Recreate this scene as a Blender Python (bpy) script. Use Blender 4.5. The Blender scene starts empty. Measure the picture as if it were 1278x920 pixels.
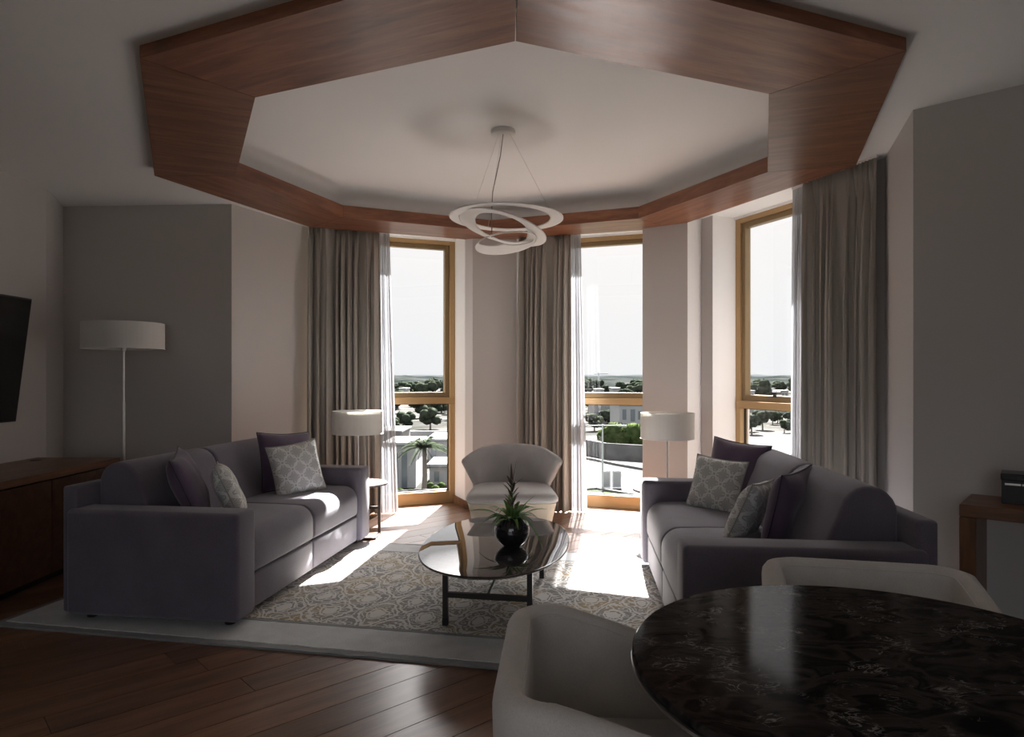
import bpy, bmesh, math, random
from math import sin, cos, pi, radians as R, sqrt, atan2
from mathutils import Vector, Matrix, noise
from mathutils.geometry import tessellate_polygon
random.seed(7)
sc = bpy.context.scene
col = sc.collection

# ---------------------------------------------------------------- camera
CAMZ = 1.40
cd = bpy.data.cameras.new('camera'); cam = bpy.data.objects.new('camera', cd); col.objects.link(cam)
cam.location = (0, 0, CAMZ); cam.rotation_euler = (R(90), 0, 0)
cd.sensor_width = 36; cd.sensor_fit = 'HORIZONTAL'; cd.lens = 36 * 850 / 1278
cd.shift_y = 10 / 1278; cd.clip_start = .05; cd.clip_end = 6000
sc.camera = cam
sc.view_settings.view_transform = 'Standard'; sc.view_settings.look = 'None'
sc.view_settings.gamma = 1; sc.view_settings.use_curve_mapping = False
sc.view_settings.exposure = 1.75
sc.cycles.max_bounces = 14; sc.cycles.diffuse_bounces = 10; sc.cycles.transparent_max_bounces = 16; sc.cycles.sample_clamp_indirect = 6
# ---------------------------------------------------------------- sky and sun
SUN_AZ, SUN_EL = R(7.6), R(42.5)       # from +y towards +x
sdir = Vector((sin(SUN_AZ) * cos(SUN_EL), cos(SUN_AZ) * cos(SUN_EL), sin(SUN_EL)))
SKY = 0.78
w = bpy.data.worlds.new('sky'); sc.world = w; w.use_nodes = True
nt = w.node_tree; nt.nodes.clear()
def N(nt, t, **k):
    n = nt.nodes.new(t)
    for a, b in k.items():
        if a.startswith('i_'): n.inputs[a[2:].replace('_', ' ')].default_value = b
        else: setattr(n, a, b)
    return n
tc = N(nt, 'ShaderNodeTexCoord')
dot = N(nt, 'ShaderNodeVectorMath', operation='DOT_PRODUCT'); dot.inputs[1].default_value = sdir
nt.links.new(tc.outputs['Generated'], dot.inputs[0])
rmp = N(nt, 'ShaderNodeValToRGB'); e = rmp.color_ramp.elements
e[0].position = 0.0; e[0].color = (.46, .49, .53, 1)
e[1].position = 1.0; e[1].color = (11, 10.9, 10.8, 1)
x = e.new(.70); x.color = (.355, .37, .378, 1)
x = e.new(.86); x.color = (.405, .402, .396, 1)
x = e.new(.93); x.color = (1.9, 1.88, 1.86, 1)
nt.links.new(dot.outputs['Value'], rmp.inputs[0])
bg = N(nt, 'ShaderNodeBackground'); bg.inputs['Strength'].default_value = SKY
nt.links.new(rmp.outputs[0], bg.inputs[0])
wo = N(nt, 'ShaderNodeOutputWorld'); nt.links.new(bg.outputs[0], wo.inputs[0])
sl = bpy.data.lights.new('sun', 'SUN'); sl.energy = 21.0; sl.angle = R(.7); sl.color = (1, .985, .98)
so = bpy.data.objects.new('sun', sl); col.objects.link(so)
so.rotation_euler = sdir.to_track_quat('Z', 'Y').to_euler(); so.location = (2, 12, 14)

# ---------------------------------------------------------------- materials
def newmat(name, color=(.5, .5, .5), rough=.5, metal=0, **k):
    m = bpy.data.materials.new(name); m.use_nodes = True
    b = m.node_tree.nodes['Principled BSDF']
    b.inputs['Base Color'].default_value = (*color, 1); b.inputs['Roughness'].default_value = rough
    b.inputs['Metallic'].default_value = metal
    for a, v in k.items(): b.inputs[a.replace('_', ' ')].default_value = v
    return m
def nodes(m): return m.node_tree, m.node_tree.nodes['Principled BSDF']
def L(nt, a, b): nt.links.new(a, b)
def ramp(nt, fac, stops, interp='LINEAR'):
    r = N(nt, 'ShaderNodeValToRGB'); r.color_ramp.interpolation = interp
    e = r.color_ramp.elements
    e[0].position, e[0].color = stops[0][0], (*stops[0][1], 1)
    e[1].position, e[1].color = stops[-1][0], (*stops[-1][1], 1)
    for p, c in stops[1:-1]:
        q = e.new(p); q.color = (*c, 1)
    L(nt, fac, r.inputs[0]); return r.outputs[0]
def bump(nt, b, h, s=.2, d=.01):
    n = N(nt, 'ShaderNodeBump'); n.inputs['Strength'].default_value = s; n.inputs['Distance'].default_value = d
    L(nt, h, n.inputs['Height']); L(nt, n.outputs[0], b.inputs['Normal'])
def tex(nt, kind, scale, vec=None, mscale=None, out=0, **k):
    t = N(nt, kind)
    if 'Scale' in t.inputs: t.inputs['Scale'].default_value = scale
    for a, v in k.items(): t.inputs[a.replace('_', ' ')].default_value = v
    if vec is None: vec = N(nt, 'ShaderNodeTexCoord').outputs['Object']
    if mscale:
        mp = N(nt, 'ShaderNodeMapping'); mp.inputs['Scale'].default_value = mscale
        L(nt, vec, mp.inputs[0]); vec = mp.outputs[0]
    L(nt, vec, t.inputs['Vector']); return t.outputs[out]
def math_(nt, op, a, b=None, c=None):
    n = N(nt, 'ShaderNodeMath', operation=op)
    for i, v in enumerate((a, b, c)):
        if v is None: continue
        if isinstance(v, (int, float)): n.inputs[i].default_value = v
        else: L(nt, v, n.inputs[i])
    return n.outputs[0]
def mixc(nt, f, a, b, mode='MIX'):
    n = N(nt, 'ShaderNodeMix', data_type='RGBA', blend_type=mode)
    for s, v in ((n.inputs[0], f), (n.inputs[6], a), (n.inputs[7], b)):
        if isinstance(v, (int, float)): s.default_value = v
        elif isinstance(v, tuple): s.default_value = (*v, 1)
        else: L(nt, v, s)
    return n.outputs[2]

def wood(name, c1, c2, c3, rough, scale=1.0, rnd=.0, coat=0.0, axis=0):
    m = newmat(name, c1, rough); nt, b = nodes(m)
    v = N(nt, 'ShaderNodeTexCoord').outputs['Object']
    oi = N(nt, 'ShaderNodeObjectInfo')
    vm = N(nt, 'ShaderNodeVectorMath', operation='MULTIPLY_ADD')
    cb = N(nt, 'ShaderNodeCombineXYZ'); L(nt, oi.outputs['Random'], cb.inputs[0]); L(nt, oi.outputs['Random'], cb.inputs[1])
    L(nt, cb.outputs[0], vm.inputs[0]); vm.inputs[1].default_value = (37, 53, 11); L(nt, v, vm.inputs[2])
    ms = (1.1, 9, 9) if axis == 0 else (9, 1.1, 9)
    n1 = tex(nt, 'ShaderNodeTexNoise', 1.6 * scale, vm.outputs[0], ms, Detail=5, Distortion=.6)
    n2 = tex(nt, 'ShaderNodeTexNoise', 9 * scale, vm.outputs[0], ms, Detail=3)
    n3 = tex(nt, 'ShaderNodeTexNoise', 1.2 * scale, vm.outputs[0], (1, 1.6, 1), Detail=2)
    f = math_(nt, 'ADD', math_(nt, 'MULTIPLY', n1, .6), math_(nt, 'ADD', math_(nt, 'MULTIPLY', n2, .2), math_(nt, 'MULTIPLY', n3, .2)))
    c = ramp(nt, f, [(.36, c1), (.5, c2), (.64, c3)])
    if rnd:
        k = math_(nt, 'ADD', 1 - rnd, math_(nt, 'MULTIPLY', oi.outputs['Random'], 2 * rnd))
        cc = N(nt, 'ShaderNodeCombineXYZ'); [L(nt, k, cc.inputs[i]) for i in range(3)]
        c = mixc(nt, 1.0, c, cc.outputs[0], 'MULTIPLY')
    L(nt, c, b.inputs['Base Color']); b.inputs['Coat Weight'].default_value = coat; b.inputs['Coat Roughness'].default_value = .18
    bump(nt, b, n2, .08, .003)
    return m
def fabric(name, c, c2=None, rough=.9, sheen=.3, scale=220, bs=.25, big=3):
    m = newmat(name, c, rough); nt, b = nodes(m)
    c2 = c2 or tuple(x * .8 for x in c)
    n = tex(nt, 'ShaderNodeTexNoise', scale, Detail=2)
    g = tex(nt, 'ShaderNodeTexNoise', big, Detail=3)
    f = math_(nt, 'ADD', math_(nt, 'MULTIPLY', n, .5), math_(nt, 'MULTIPLY', g, .5))
    L(nt, ramp(nt, f, [(.38, c2), (.62, c)]), b.inputs['Base Color'])
    b.inputs['Sheen Weight'].default_value = sheen; b.inputs['Sheen Roughness'].default_value = .5
    bump(nt, b, n, bs, .002); return m

M = {}
def paint(name, c, rough=.8):
    m = newmat(name, c, rough); nt, b = nodes(m)
    n = tex(nt, 'ShaderNodeTexNoise', 140, Detail=2); bump(nt, b, n, .05, .002)
    g = tex(nt, 'ShaderNodeTexNoise', 1.2, Detail=2)
    L(nt, mixc(nt, math_(nt, 'MULTIPLY', g, .12), c, tuple(x * .85 for x in c)), b.inputs['Base Color']); return m
M['wall'] = paint('wall_paint', (.56, .537, .518))
M['white'] = paint('white_paint', (.80, .79, .78), .7)
M['ceil'] = paint('ceiling_paint', (.83, .835, .835), .85)
M['soffit'] = wood('walnut_veneer', (.125, .045, .022), (.21, .080, .040), (.31, .13, .068), .42, 1.0, .08, .06)
M['soffit_cross'] = wood('walnut_veneer_cross', (.11, .044, .022), (.185, .078, .038), (.27, .12, .062), .42, 1.0, .08, .06, axis=1)
M['floor'] = wood('oak_floor', (.11, .053, .028), (.18, .090, .049), (.25, .135, .076), .32, .9, .22, .25)
M['joint'] = newmat('floor_joint', (.03, .015, .008), .8)
M['walnut'] = wood('dark_walnut', (.045, .02, .011), (.08, .036, .019), (.12, .057, .03), .38, 1.0, .05, .1)
M['walnut_lt'] = wood('console_walnut', (.10, .048, .024), (.17, .08, .04), (.24, .12, .06), .4, 1.0, .04, .1)
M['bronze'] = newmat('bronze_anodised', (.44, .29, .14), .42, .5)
M['bronze_dk'] = newmat('bronze_dark', (.25, .17, .085), .45, .5)  # darker bronze of the opening sashes
M['black'] = newmat('black_gasket', (.012, .012, .012), .5)
M['screen'] = newmat('tv_screen', (.008, .008, .009), .18)
M['chrome'] = newmat('brushed_steel', (.62, .60, .58), .28, .9)
M['sofa'] = fabric('sofa_suede', (.144, .130, .166), (.113, .101, .131), .85, .35, 160, .18, 5)
M['sofa_dk'] = fabric('sofa_seam', (.05, .045, .052))
M['purple'] = fabric('purple_cushion', (.115, .078, .132), (.085, .058, .098), .8, .4, 200, .2, 7)
M['piping'] = fabric('light_piping', (.42, .41, .38))
M['dkpiping'] = fabric('dark_piping', (.05, .035, .058))
M['chair'] = fabric('chair_fabric', (.62, .59, .55), (.54, .51, .47), .9, .3, 260, .35, 10)
M['arm'] = fabric('armchair_fabric', (.46, .445, .43), (.39, .375, .36), .9, .4, 240, .25, 8)
M['armbase'] = fabric('armchair_base_fabric', (.52, .45, .35), (.45, .385, .30), .9, .3, 240, .25, 8)
M['darkwood'] = newmat('dark_metal', (.035, .03, .026), .42, .4)
M['ring'] = newmat('pendant_white', (.80, .79, .77), .55)
M['cable'] = newmat('cable_grey', (.16, .155, .15), .5)
M['soil'] = newmat('soil', (.03, .022, .015), .95)
M['pot'] = newmat('pot_glaze', (.018, .018, .021), .06); M['pot'].node_tree.nodes['Principled BSDF'].inputs['Coat Weight'].default_value = 1

def leafmat(name, a, b_, rough=.45):
    m = newmat(name, a, rough); nt, b = nodes(m)
    n = tex(nt, 'ShaderNodeTexNoise', 12, Detail=2)
    L(nt, ramp(nt, n, [(.35, a), (.65, b_)]), b.inputs['Base Color']); return m
M['leaf'] = leafmat('plant_leaf', (.07, .17, .03), (.15, .33, .06), .35)
M['leaf_red'] = leafmat('plant_flower', (.05, .035, .03), (.16, .11, .08), .5)
# lamp shade
def shade_mat():
    m = bpy.data.materials.new('lamp_shade'); m.use_nodes = True; nt = m.node_tree; nt.nodes.clear()
    d = N(nt, 'ShaderNodeBsdfDiffuse'); d.inputs[0].default_value = (.78, .77, .73, 1)
    t = N(nt, 'ShaderNodeBsdfTranslucent'); t.inputs[0].default_value = (.75, .73, .68, 1)
    x = N(nt, 'ShaderNodeMixShader'); x.inputs[0].default_value = .3
    o = N(nt, 'ShaderNodeOutputMaterial'); L(nt, d.outputs[0], x.inputs[1]); L(nt, t.outputs[0], x.inputs[2]); L(nt, x.outputs[0], o.inputs[0])
    n = tex(nt, 'ShaderNodeTexNoise', 60, None, (1, 1, .02), Detail=1)
    L(nt, ramp(nt, n, [(.3, (.80, .795, .77)), (.7, (.84, .835, .81))]), d.inputs[0]); return m
M['shade'] = shade_mat()
def cloth_mat(name, c, trans, transp, c2=None):
    m = bpy.data.materials.new(name); m.use_nodes = True; nt = m.node_tree; nt.nodes.clear()
    d = N(nt, 'ShaderNodeBsdfDiffuse'); d.inputs[0].default_value = (*c, 1)
    n = tex(nt, 'ShaderNodeTexNoise', 30, None, (14, 14, .25), Detail=2)
    L(nt, ramp(nt, n, [(.3, tuple(v * .94 for v in c)), (.7, c)]), d.inputs[0])
    t = N(nt, 'ShaderNodeBsdfTranslucent'); t.inputs[0].default_value = (*(c2 or c), 1)
    x = N(nt, 'ShaderNodeMixShader'); x.inputs[0].default_value = trans
    L(nt, d.outputs[0], x.inputs[1]); L(nt, t.outputs[0], x.inputs[2]); last = x
    if transp:
        p = N(nt, 'ShaderNodeBsdfTransparent'); y = N(nt, 'ShaderNodeMixShader'); y.inputs[0].default_value = transp
        L(nt, x.outputs[0], y.inputs[1]); L(nt, p.outputs[0], y.inputs[2]); last = y
    o = N(nt, 'ShaderNodeOutputMaterial'); L(nt, last.outputs[0], o.inputs[0]); return m
M['drape'] = cloth_mat('drape_cloth', (.41, .385, .345), .03, 0)
M['sheer'] = cloth_mat('sheer_cloth', (.80, .81, .84), .45, .14, (.17, .174, .18))
def glass_mat():
    m = bpy.data.materials.new('window_glass'); m.use_nodes = True; nt = m.node_tree; nt.nodes.clear()
    p = N(nt, 'ShaderNodeBsdfTransparent'); p.inputs[0].default_value = (.975, .965, .965, 1)
    g = N(nt, 'ShaderNodeBsdfGlossy'); g.inputs['Roughness'].default_value = .01
    f = N(nt, 'ShaderNodeFresnel'); f.inputs[0].default_value = 1.45
    x = N(nt, 'ShaderNodeMixShader'); ge = N(nt, 'ShaderNodeNewGeometry')
    L(nt, math_(nt, 'MULTIPLY', f.outputs[0], math_(nt, 'SUBTRACT', 1.0, ge.outputs['Backfacing'])), x.inputs[0]); L(nt, p.outputs[0], x.inputs[1]); L(nt, g.outputs[0], x.inputs[2])
    o = N(nt, 'ShaderNodeOutputMaterial'); L(nt, x.outputs[0], o.inputs[0]); return m
M['glass'] = glass_mat()
def marble(name, base, mid, vein, rough, sc_=3.0, amount=.02):
    m = newmat(name, base, rough); nt, b = nodes(m)
    v = N(nt, 'ShaderNodeTexCoord').outputs['Object']
    w1 = tex(nt, 'ShaderNodeTexNoise', sc_, v, (1, 1.9, 1), Detail=6, Distortion=1.3)
    c = ramp(nt, w1, [(.35, base), (.52, mid), (.6, base), (.75, mid)])
    # veins = thin band of a distorted noise field
    w2 = tex(nt, 'ShaderNodeTexNoise', sc_ * 2.2, v, (1, 1.6, 1), Detail=4, Distortion=2.2)
    band = math_(nt, 'LESS_THAN', math_(nt, 'ABSOLUTE', math_(nt, 'SUBTRACT', w2, .5)), amount)
    gate = ramp(nt, tex(nt, 'ShaderNodeTexNoise', sc_ * 1.7, v, (1.3, 1, 1), Detail=3), [(.52, (0, 0, 0)), (.66, (1, 1, 1))])
    f = math_(nt, 'MULTIPLY', band, gate)
    L(nt, mixc(nt, f, c, vein), b.inputs['Base Color'])
    b.inputs['Coat Weight'].default_value = .3; b.inputs['Coat Roughness'].default_value = .03
    return m
M['marble'] = marble('dining_marble', (.007, .007, .007), (.050, .042, .038), (.24, .225, .21), .10, 6.0, .022)
M['marble'].node_tree.nodes['Principled BSDF'].inputs['IOR'].default_value = 1.06
M['marble'].node_tree.nodes['Principled BSDF'].inputs['Coat Weight'].default_value = 0
M['ctop'] = marble('coffee_marble', (.02, .02, .021), (.055, .052, .052), (.20, .19, .18), .02, 3.5, .012)
M['ctop'].node_tree.nodes['Principled BSDF'].inputs['Specular IOR Level'].default_value = .6
M['ctop'].node_tree.nodes['Principled BSDF'].inputs['Coat Weight'].default_value = .45
M['stop'] = marble('side_marble', (.10, .09, .085), (.2, .18, .17), (.4, .38, .36), .1, 9, .02)

def rug_mat():
    m = newmat('rug_pattern', (.5, .5, .45), .95); nt, b = nodes(m)
    v = N(nt, 'ShaderNodeTexCoord').outputs['Object']
    nz = N(nt, 'ShaderNodeTexNoise'); nz.inputs['Scale'].default_value = 7; nz.inputs['Detail'].default_value = 2; L(nt, v, nz.inputs['Vector'])
    off = N(nt, 'ShaderNodeVectorMath', operation='MULTIPLY_ADD'); L(nt, nz.outputs['Color'], off.inputs[0])
    off.inputs[1].default_value = (.11, .11, 0); L(nt, v, off.inputs[2])
    s = N(nt, 'ShaderNodeSeparateXYZ'); L(nt, off.outputs[0], s.inputs[0])
    P = 2 * pi / .30
    X = math_(nt, 'MULTIPLY', s.outputs[0], P); Y = math_(nt, 'MULTIPLY', s.outputs[1], P * .62)
    # ogee lattice : cos x + cos y, contour rings around each cell
    h = math_(nt, 'ADD', math_(nt, 'COSINE', X), math_(nt, 'COSINE', Y))
    ah = math_(nt, 'ABSOLUTE', h)
    line = math_(nt, 'LESS_THAN', math_(nt, 'ABSOLUTE', math_(nt, 'SUBTRACT', ah, .30)), .13)
    line2 = math_(nt, 'LESS_THAN', math_(nt, 'ABSOLUTE', math_(nt, 'SUBTRACT', ah, 1.45)), .10)
    core = math_(nt, 'GREATER_THAN', ah, 1.72)
    vo = tex(nt, 'ShaderNodeTexVoronoi', 17, off.outputs[0], None, 0); 
    scr = math_(nt, 'LESS_THAN', math_(nt, 'ABSOLUTE', math_(nt, 'SUBTRACT', math_(nt, 'FRACT', math_(nt, 'MULTIPLY', vo, 2.6)), .5)), .16)
    vein = math_(nt, 'MAXIMUM', math_(nt, 'MAXIMUM', line, line2), math_(nt, 'MAXIMUM', core, math_(nt, 'MULTIPLY', scr, .9)))
    g = tex(nt, 'ShaderNodeTexNoise', 3.4, v, None, Detail=2)
    basec = ramp(nt, g, [(.40, (.26, .26, .255)), (.52, (.32, .30, .25)), (.62, (.40, .32, .18))])
    c = mixc(nt, vein, basec, (.74, .73, .69))
    f = tex(nt, 'ShaderNodeTexNoise', 260, v, None, Detail=2)
    c = mixc(nt, math_(nt, 'MULTIPLY', f, .35), c, tuple([.3, .29, .27]))
    L(nt, c, b.inputs['Base Color']); bump(nt, b, math_(nt, 'ADD', f, vein), .35, .006); return m
M['rug'] = rug_mat()
M['rugb'] = fabric('rug_border', (.62, .64, .64), (.50, .52, .52), .95, .2, 120, .5, 9)
M['rugg'] = fabric('rug_grey_band', (.25, .265, .265), (.20, .21, .21), .95, .2, 150, .5, 9)

def pattern_mat():
    m = newmat('patterned_cushion', (.5, .5, .48), .9); nt, b = nodes(m)
    v = N(nt, 'ShaderNodeTexCoord').outputs['Object']
    s = N(nt, 'ShaderNodeSeparateXYZ'); L(nt, v, s.inputs[0])
    P = .125
    def cell(o, q):
        a = math_(nt, 'ADD', math_(nt, 'DIVIDE', q, P), o + 40)
        return math_(nt, 'SUBTRACT', math_(nt, 'FRACT', a), .5)
    acc = None
    for ox, oy in ((0, 0), (.5, .5), (.5, 0), (0, .5)):
        a, c_ = cell(ox, s.outputs[0]), cell(oy, s.outputs[1])
        r = math_(nt, 'SQRT', math_(nt, 'ADD', math_(nt, 'MULTIPLY', a, a), math_(nt, 'MULTIPLY', c_, c_)))
        l = math_(nt, 'LESS_THAN', math_(nt, 'ABSOLUTE', math_(nt, 'SUBTRACT', r, .40)), .04)
        if (ox, oy) in ((0, 0), (.5, .5)):
            ang = math_(nt, 'ARCTAN2', a, c_)
            pt = math_(nt, 'MULTIPLY', math_(nt, 'ABSOLUTE', math_(nt, 'COSINE', math_(nt, 'MULTIPLY', ang, 4))), .30)
            l = math_(nt, 'MAXIMUM', l, math_(nt, 'LESS_THAN', math_(nt, 'ABSOLUTE', math_(nt, 'SUBTRACT', r, pt)), .035))
            acc = l if acc is None else math_(nt, 'MAXIMUM', acc, l)
    f = tex(nt, 'ShaderNodeTexNoise', 260, v, None, Detail=1)
    c = mixc(nt, acc, (.46, .475, .455), (.74, .75, .72))
    L(nt, c, b.inputs['Base Color']); bump(nt, b, math_(nt, 'ADD', f, math_(nt, 'MULTIPLY', acc, 1.5)), .3, .002); return m
M['pattern'] = pattern_mat()

# ---------------------------------------------------------------- helpers
def tag(o, label=None, cat=None, group=None, kind=None):
    if label: o['label'] = label
    if cat: o['category'] = cat
    if group: o['group'] = group
    if kind: o['kind'] = kind
    return o
def empty(name, loc=(0, 0, 0), rz=0, label=None, cat=None, group=None, kind=None):
    o = bpy.data.objects.new(name, None); col.objects.link(o); o.location = loc; o.rotation_euler = (0, 0, rz)
    o.empty_display_size = .1
    return tag(o, label, cat, group, kind)
def link(name, me, mat, parent=None, smooth=True):
    o = bpy.data.objects.new(name, me); col.objects.link(o)
    if mat and not me.materials: me.materials.append(M[mat] if isinstance(mat, str) else mat)
    if parent: o.parent = parent
    if smooth:
        for p in me.polygons: p.use_smooth = True
    return o
def ob(name, bm, mat, parent=None, smooth=True, sharp=35):
    bmesh.ops.recalc_face_normals(bm, faces=bm.faces)
    me = bpy.data.meshes.new(name); bm.to_mesh(me); bm.free()
    o = link(name, me, mat, parent, smooth)
    if smooth and sharp: me.set_sharp_from_angle(angle=R(sharp))
    return o
def place(o, loc=(0, 0, 0), rot=(0, 0, 0)):
    o.location = loc; o.rotation_euler = rot; return o
def xf(bm, vs, m):
    bmesh.ops.transform(bm, matrix=m, verts=vs)
def box(bm, x0, x1, y0, y1, z0, z1, bev=0, seg=2, m=None):
    b2 = bmesh.new()
    bmesh.ops.create_cube(b2, size=1, matrix=Matrix.Translation(((x0 + x1) / 2, (y0 + y1) / 2, (z0 + z1) / 2)) @ Matrix.Diagonal((abs(x1 - x0), abs(y1 - y0), abs(z1 - z0), 1)))
    if bev: bmesh.ops.bevel(b2, geom=list(b2.edges), offset=bev, segments=seg, profile=.5, affect='EDGES')
    if m: xf(b2, b2.verts, m)
    join(bm, b2); return bm
def join(bm, b2):
    mp = [bm.verts.new(v.co) for v in b2.verts]
    b2.verts.index_update()
    for f in b2.faces:
        try: bm.faces.new([mp[v.index] for v in f.verts])
        except ValueError: pass
    b2.free()
def B(*a, **k): return box(bmesh.new(), *a, **k)
def prism(poly, z0, z1, bm=None):
    bm = bm or bmesh.new()
    a = [bm.verts.new((x, y, z0)) for x, y in poly]; b = [bm.verts.new((x, y, z1)) for x, y in poly]
    n = len(poly)
    for i in range(n): bm.faces.new((a[i], a[(i + 1) % n], b[(i + 1) % n], b[i]))
    bm.faces.new(b); bm.faces.new(a[::-1]); return bm
def loft(bm, loops, caps=True, closed=True):
    rows = [[bm.verts.new(p) for p in l] for l in loops]; n = len(rows[0])
    for r0, r1 in zip(rows, rows[1:]):
        for i in range(n if closed else n - 1):
            j = (i + 1) % n; bm.faces.new((r0[i], r0[j], r1[j], r1[i]))
    if caps:
        bm.faces.new(rows[0][::-1]); bm.faces.new(rows[-1])
    return rows
def lathe(prof, seg=40, bm=None, cap=True):
    bm = bm or bmesh.new()
    loft(bm, [[(r * cos(2 * pi * i / seg), r * sin(2 * pi * i / seg), z) for i in range(seg)] for r, z in prof], caps=cap); return bm
def tube(pts, r, seg=8, bm=None, closed=False):
    bm = bm or bmesh.new(); pts = [Vector(p) for p in pts]; n = len(pts); loops = []
    up = None
    for i, p in enumerate(pts):
        if closed: t = (pts[(i + 1) % n] - pts[i - 1])
        else: t = pts[min(i + 1, n - 1)] - pts[max(i - 1, 0)]
        t.normalize()
        if up is None:
            up = Vector((0, 0, 1)) if abs(t.z) < .9 else Vector((1, 0, 0))
        up = (up - t * up.dot(t)).normalized(); s = t.cross(up)
        rr = r(i / (n - 1)) if callable(r) else r
        loops.append([p + up * cos(a) * rr + s * sin(a) * rr for a in [2 * pi * k / seg for k in range(seg)]])
    if closed: loops.append(loops[0])
    loft(bm, loops, caps=not closed)
    if closed: bmesh.ops.remove_doubles(bm, verts=bm.verts, dist=1e-6)
    return bm
def bar(p, q, w_, h_, bm=None, bev=0):
    p, q = Vector(p), Vector(q); d = q - p; l = d.length
    m = Matrix.Translation((p + q) / 2) @ d.to_track_quat('X', 'Z').to_matrix().to_4x4()
    return box(bm or bmesh.new(), -l / 2, l / 2, -w_ / 2, w_ / 2, -h_ / 2, h_ / 2, bev, 2, m)

# ================================================================ SETTING
H_CEIL = CAMZ + 1.52; H_SOF = CAMZ + 1.46; RECESS = CAMZ + 1.77
S = 1.46
outline = [(-3.77, -2.6), (-3.77, 5.51), (-4.01, 6.09), (-2.47, 6.0), (-2.08, 6.95), (-1.716, 7.19), (-.645, 7.61),
           (-.50, 7.25), (-.416, 7.21), (.05, 7.23), (.08, 7.25), (.42, 7.53), (1.50, 7.135), (1.29, 6.73), (1.665, 6.46),
           (1.83, 6.58), (1.893, 6.425), (2.17, 6.54), (2.61, 5.477), (2.333, 5.36), (2.59, 4.73), (2.285, 3.88), (4.2, 2.156), (4.2, -2.6)]
def wall(name, pts, th=.12, mat='wall', z0=0, z1=None, cut=None):
    """slab following an open polyline, thickness to the outside (left of travel direction)"""
    bm = bmesh.new(); z1 = z1 or H_CEIL + .03
    P = [Vector((*p, 0)) for p in pts]; out = []
    for i, p in enumerate(P):
        ns = []
        if i > 0: d = (p - P[i - 1]).normalized(); ns.append(Vector((-d.y, d.x, 0)))
        if i < len(P) - 1: d = (P[i + 1] - p).normalized(); ns.append(Vector((-d.y, d.x, 0)))
        n = sum(ns, Vector()).normalized(); out.append(p + n * th / max(.4, n.dot(ns[0])))
    poly = [(p.x, p.y) for p in P] + [(p.x, p.y) for p in out[::-1]]
    # quads per segment (keeps faces planar and clean)
    n = len(P)
    lo = [bm.verts.new((a.x, a.y, z0)) for a in P]; hi = [bm.verts.new((a.x, a.y, z1)) for a in P]
    lo2 = [bm.verts.new((a.x, a.y, z0)) for a in out]; hi2 = [bm.verts.new((a.x, a.y, z1)) for a in out]
    for i in range(n - 1):
        bm.faces.new((lo[i], lo[i + 1], hi[i + 1], hi[i])); bm.faces.new((lo2[i + 1], lo2[i], hi2[i], hi2[i + 1]))
        bm.faces.new((hi[i], hi[i + 1], hi2[i + 1], hi2[i])); bm.faces.new((lo[i + 1], lo[i], lo2[i], lo2[i + 1]))
    bm.faces.new((lo[0], hi[0], hi2[0], lo2[0])); bm.faces.new((lo[-1], lo2[-1], hi2[-1], hi[-1]))
    return tag(ob(name, bm, mat, smooth=False), kind='structure')
wall('wall_left', outline[0:3])
wall('wall_back_left', outline[2:4])
wall('wall_bay_left', [outline[3], outline[4], (-1.76, 7.17)], .10)
wall('wall_bay_right', [(2.62, 5.49), outline[19], outline[20], outline[21]], .10)
wall('wall_right', outline[21:23])
# unseen rear of the room: wall opened for an added fill-light window
def holed_wall(name, p, q, a, b, z0, z1, th=.12):
    p, q = Vector((*p, 0)), Vector((*q, 0)); d = q - p; Ln = d.length; bm = bmesh.new()
    for x0, x1, c, e in ((0, a, 0, H_CEIL + .03), (b, Ln, 0, H_CEIL + .03), (a, b, 0, z0), (a, b, z1, H_CEIL + .03)):
        if x1 - x0 > .01 and e - c > .01: box(bm, x0, x1, .0, th, c, e)
    o = tag(ob(name, bm, 'wall', smooth=False), kind='structure'); o.location = p; o.rotation_euler = (0, 0, atan2(d.y, d.x)); return o
holed_wall('wall_back', outline[23], outline[0], 2.9, 6.9, .1, 2.6)
wall('wall_right_rear', outline[22:24])
for nm, poly in (('wall_center', [(-.645, 7.61), (-.50, 7.25), (-.416, 7.21), (.05, 7.23), (.08, 7.25), (.42, 7.53), (.46, 7.66), (-.6, 7.74)]),
                 ('wall_bay_pillar', [(1.50, 7.135), (1.29, 6.73), (1.665, 6.46), (1.83, 6.58), (1.893, 6.425), (2.17, 6.54), (2.3, 6.6), (2.0, 7.1), (1.55, 7.25)])):
    bm = prism(poly, 0, H_CEIL + .03)
    o = tag(ob(nm, bm, 'white', smooth=False), kind='structure')
    # front face(s) carry the beige wall paint, the window reveals stay white
    o.data.materials.append(M['wall'])
    for f in o.data.polygons:
        c = f.center
        if nm == 'wall_center' and -.42 < c.x < .06 and c.y < 7.24 and abs(f.normal.z) < .5: f.material_index = 1
        if nm == 'wall_bay_pillar' and abs(f.normal.z) < .5:
            if 1.3 < c.x < 1.6 and c.y < 6.65: f.material_index = 1
            if 1.84 < c.x < 1.88 and c.y < 6.55: f.material_index = 1
# white lining of the right strip is the same wall paint in daylight

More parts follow.
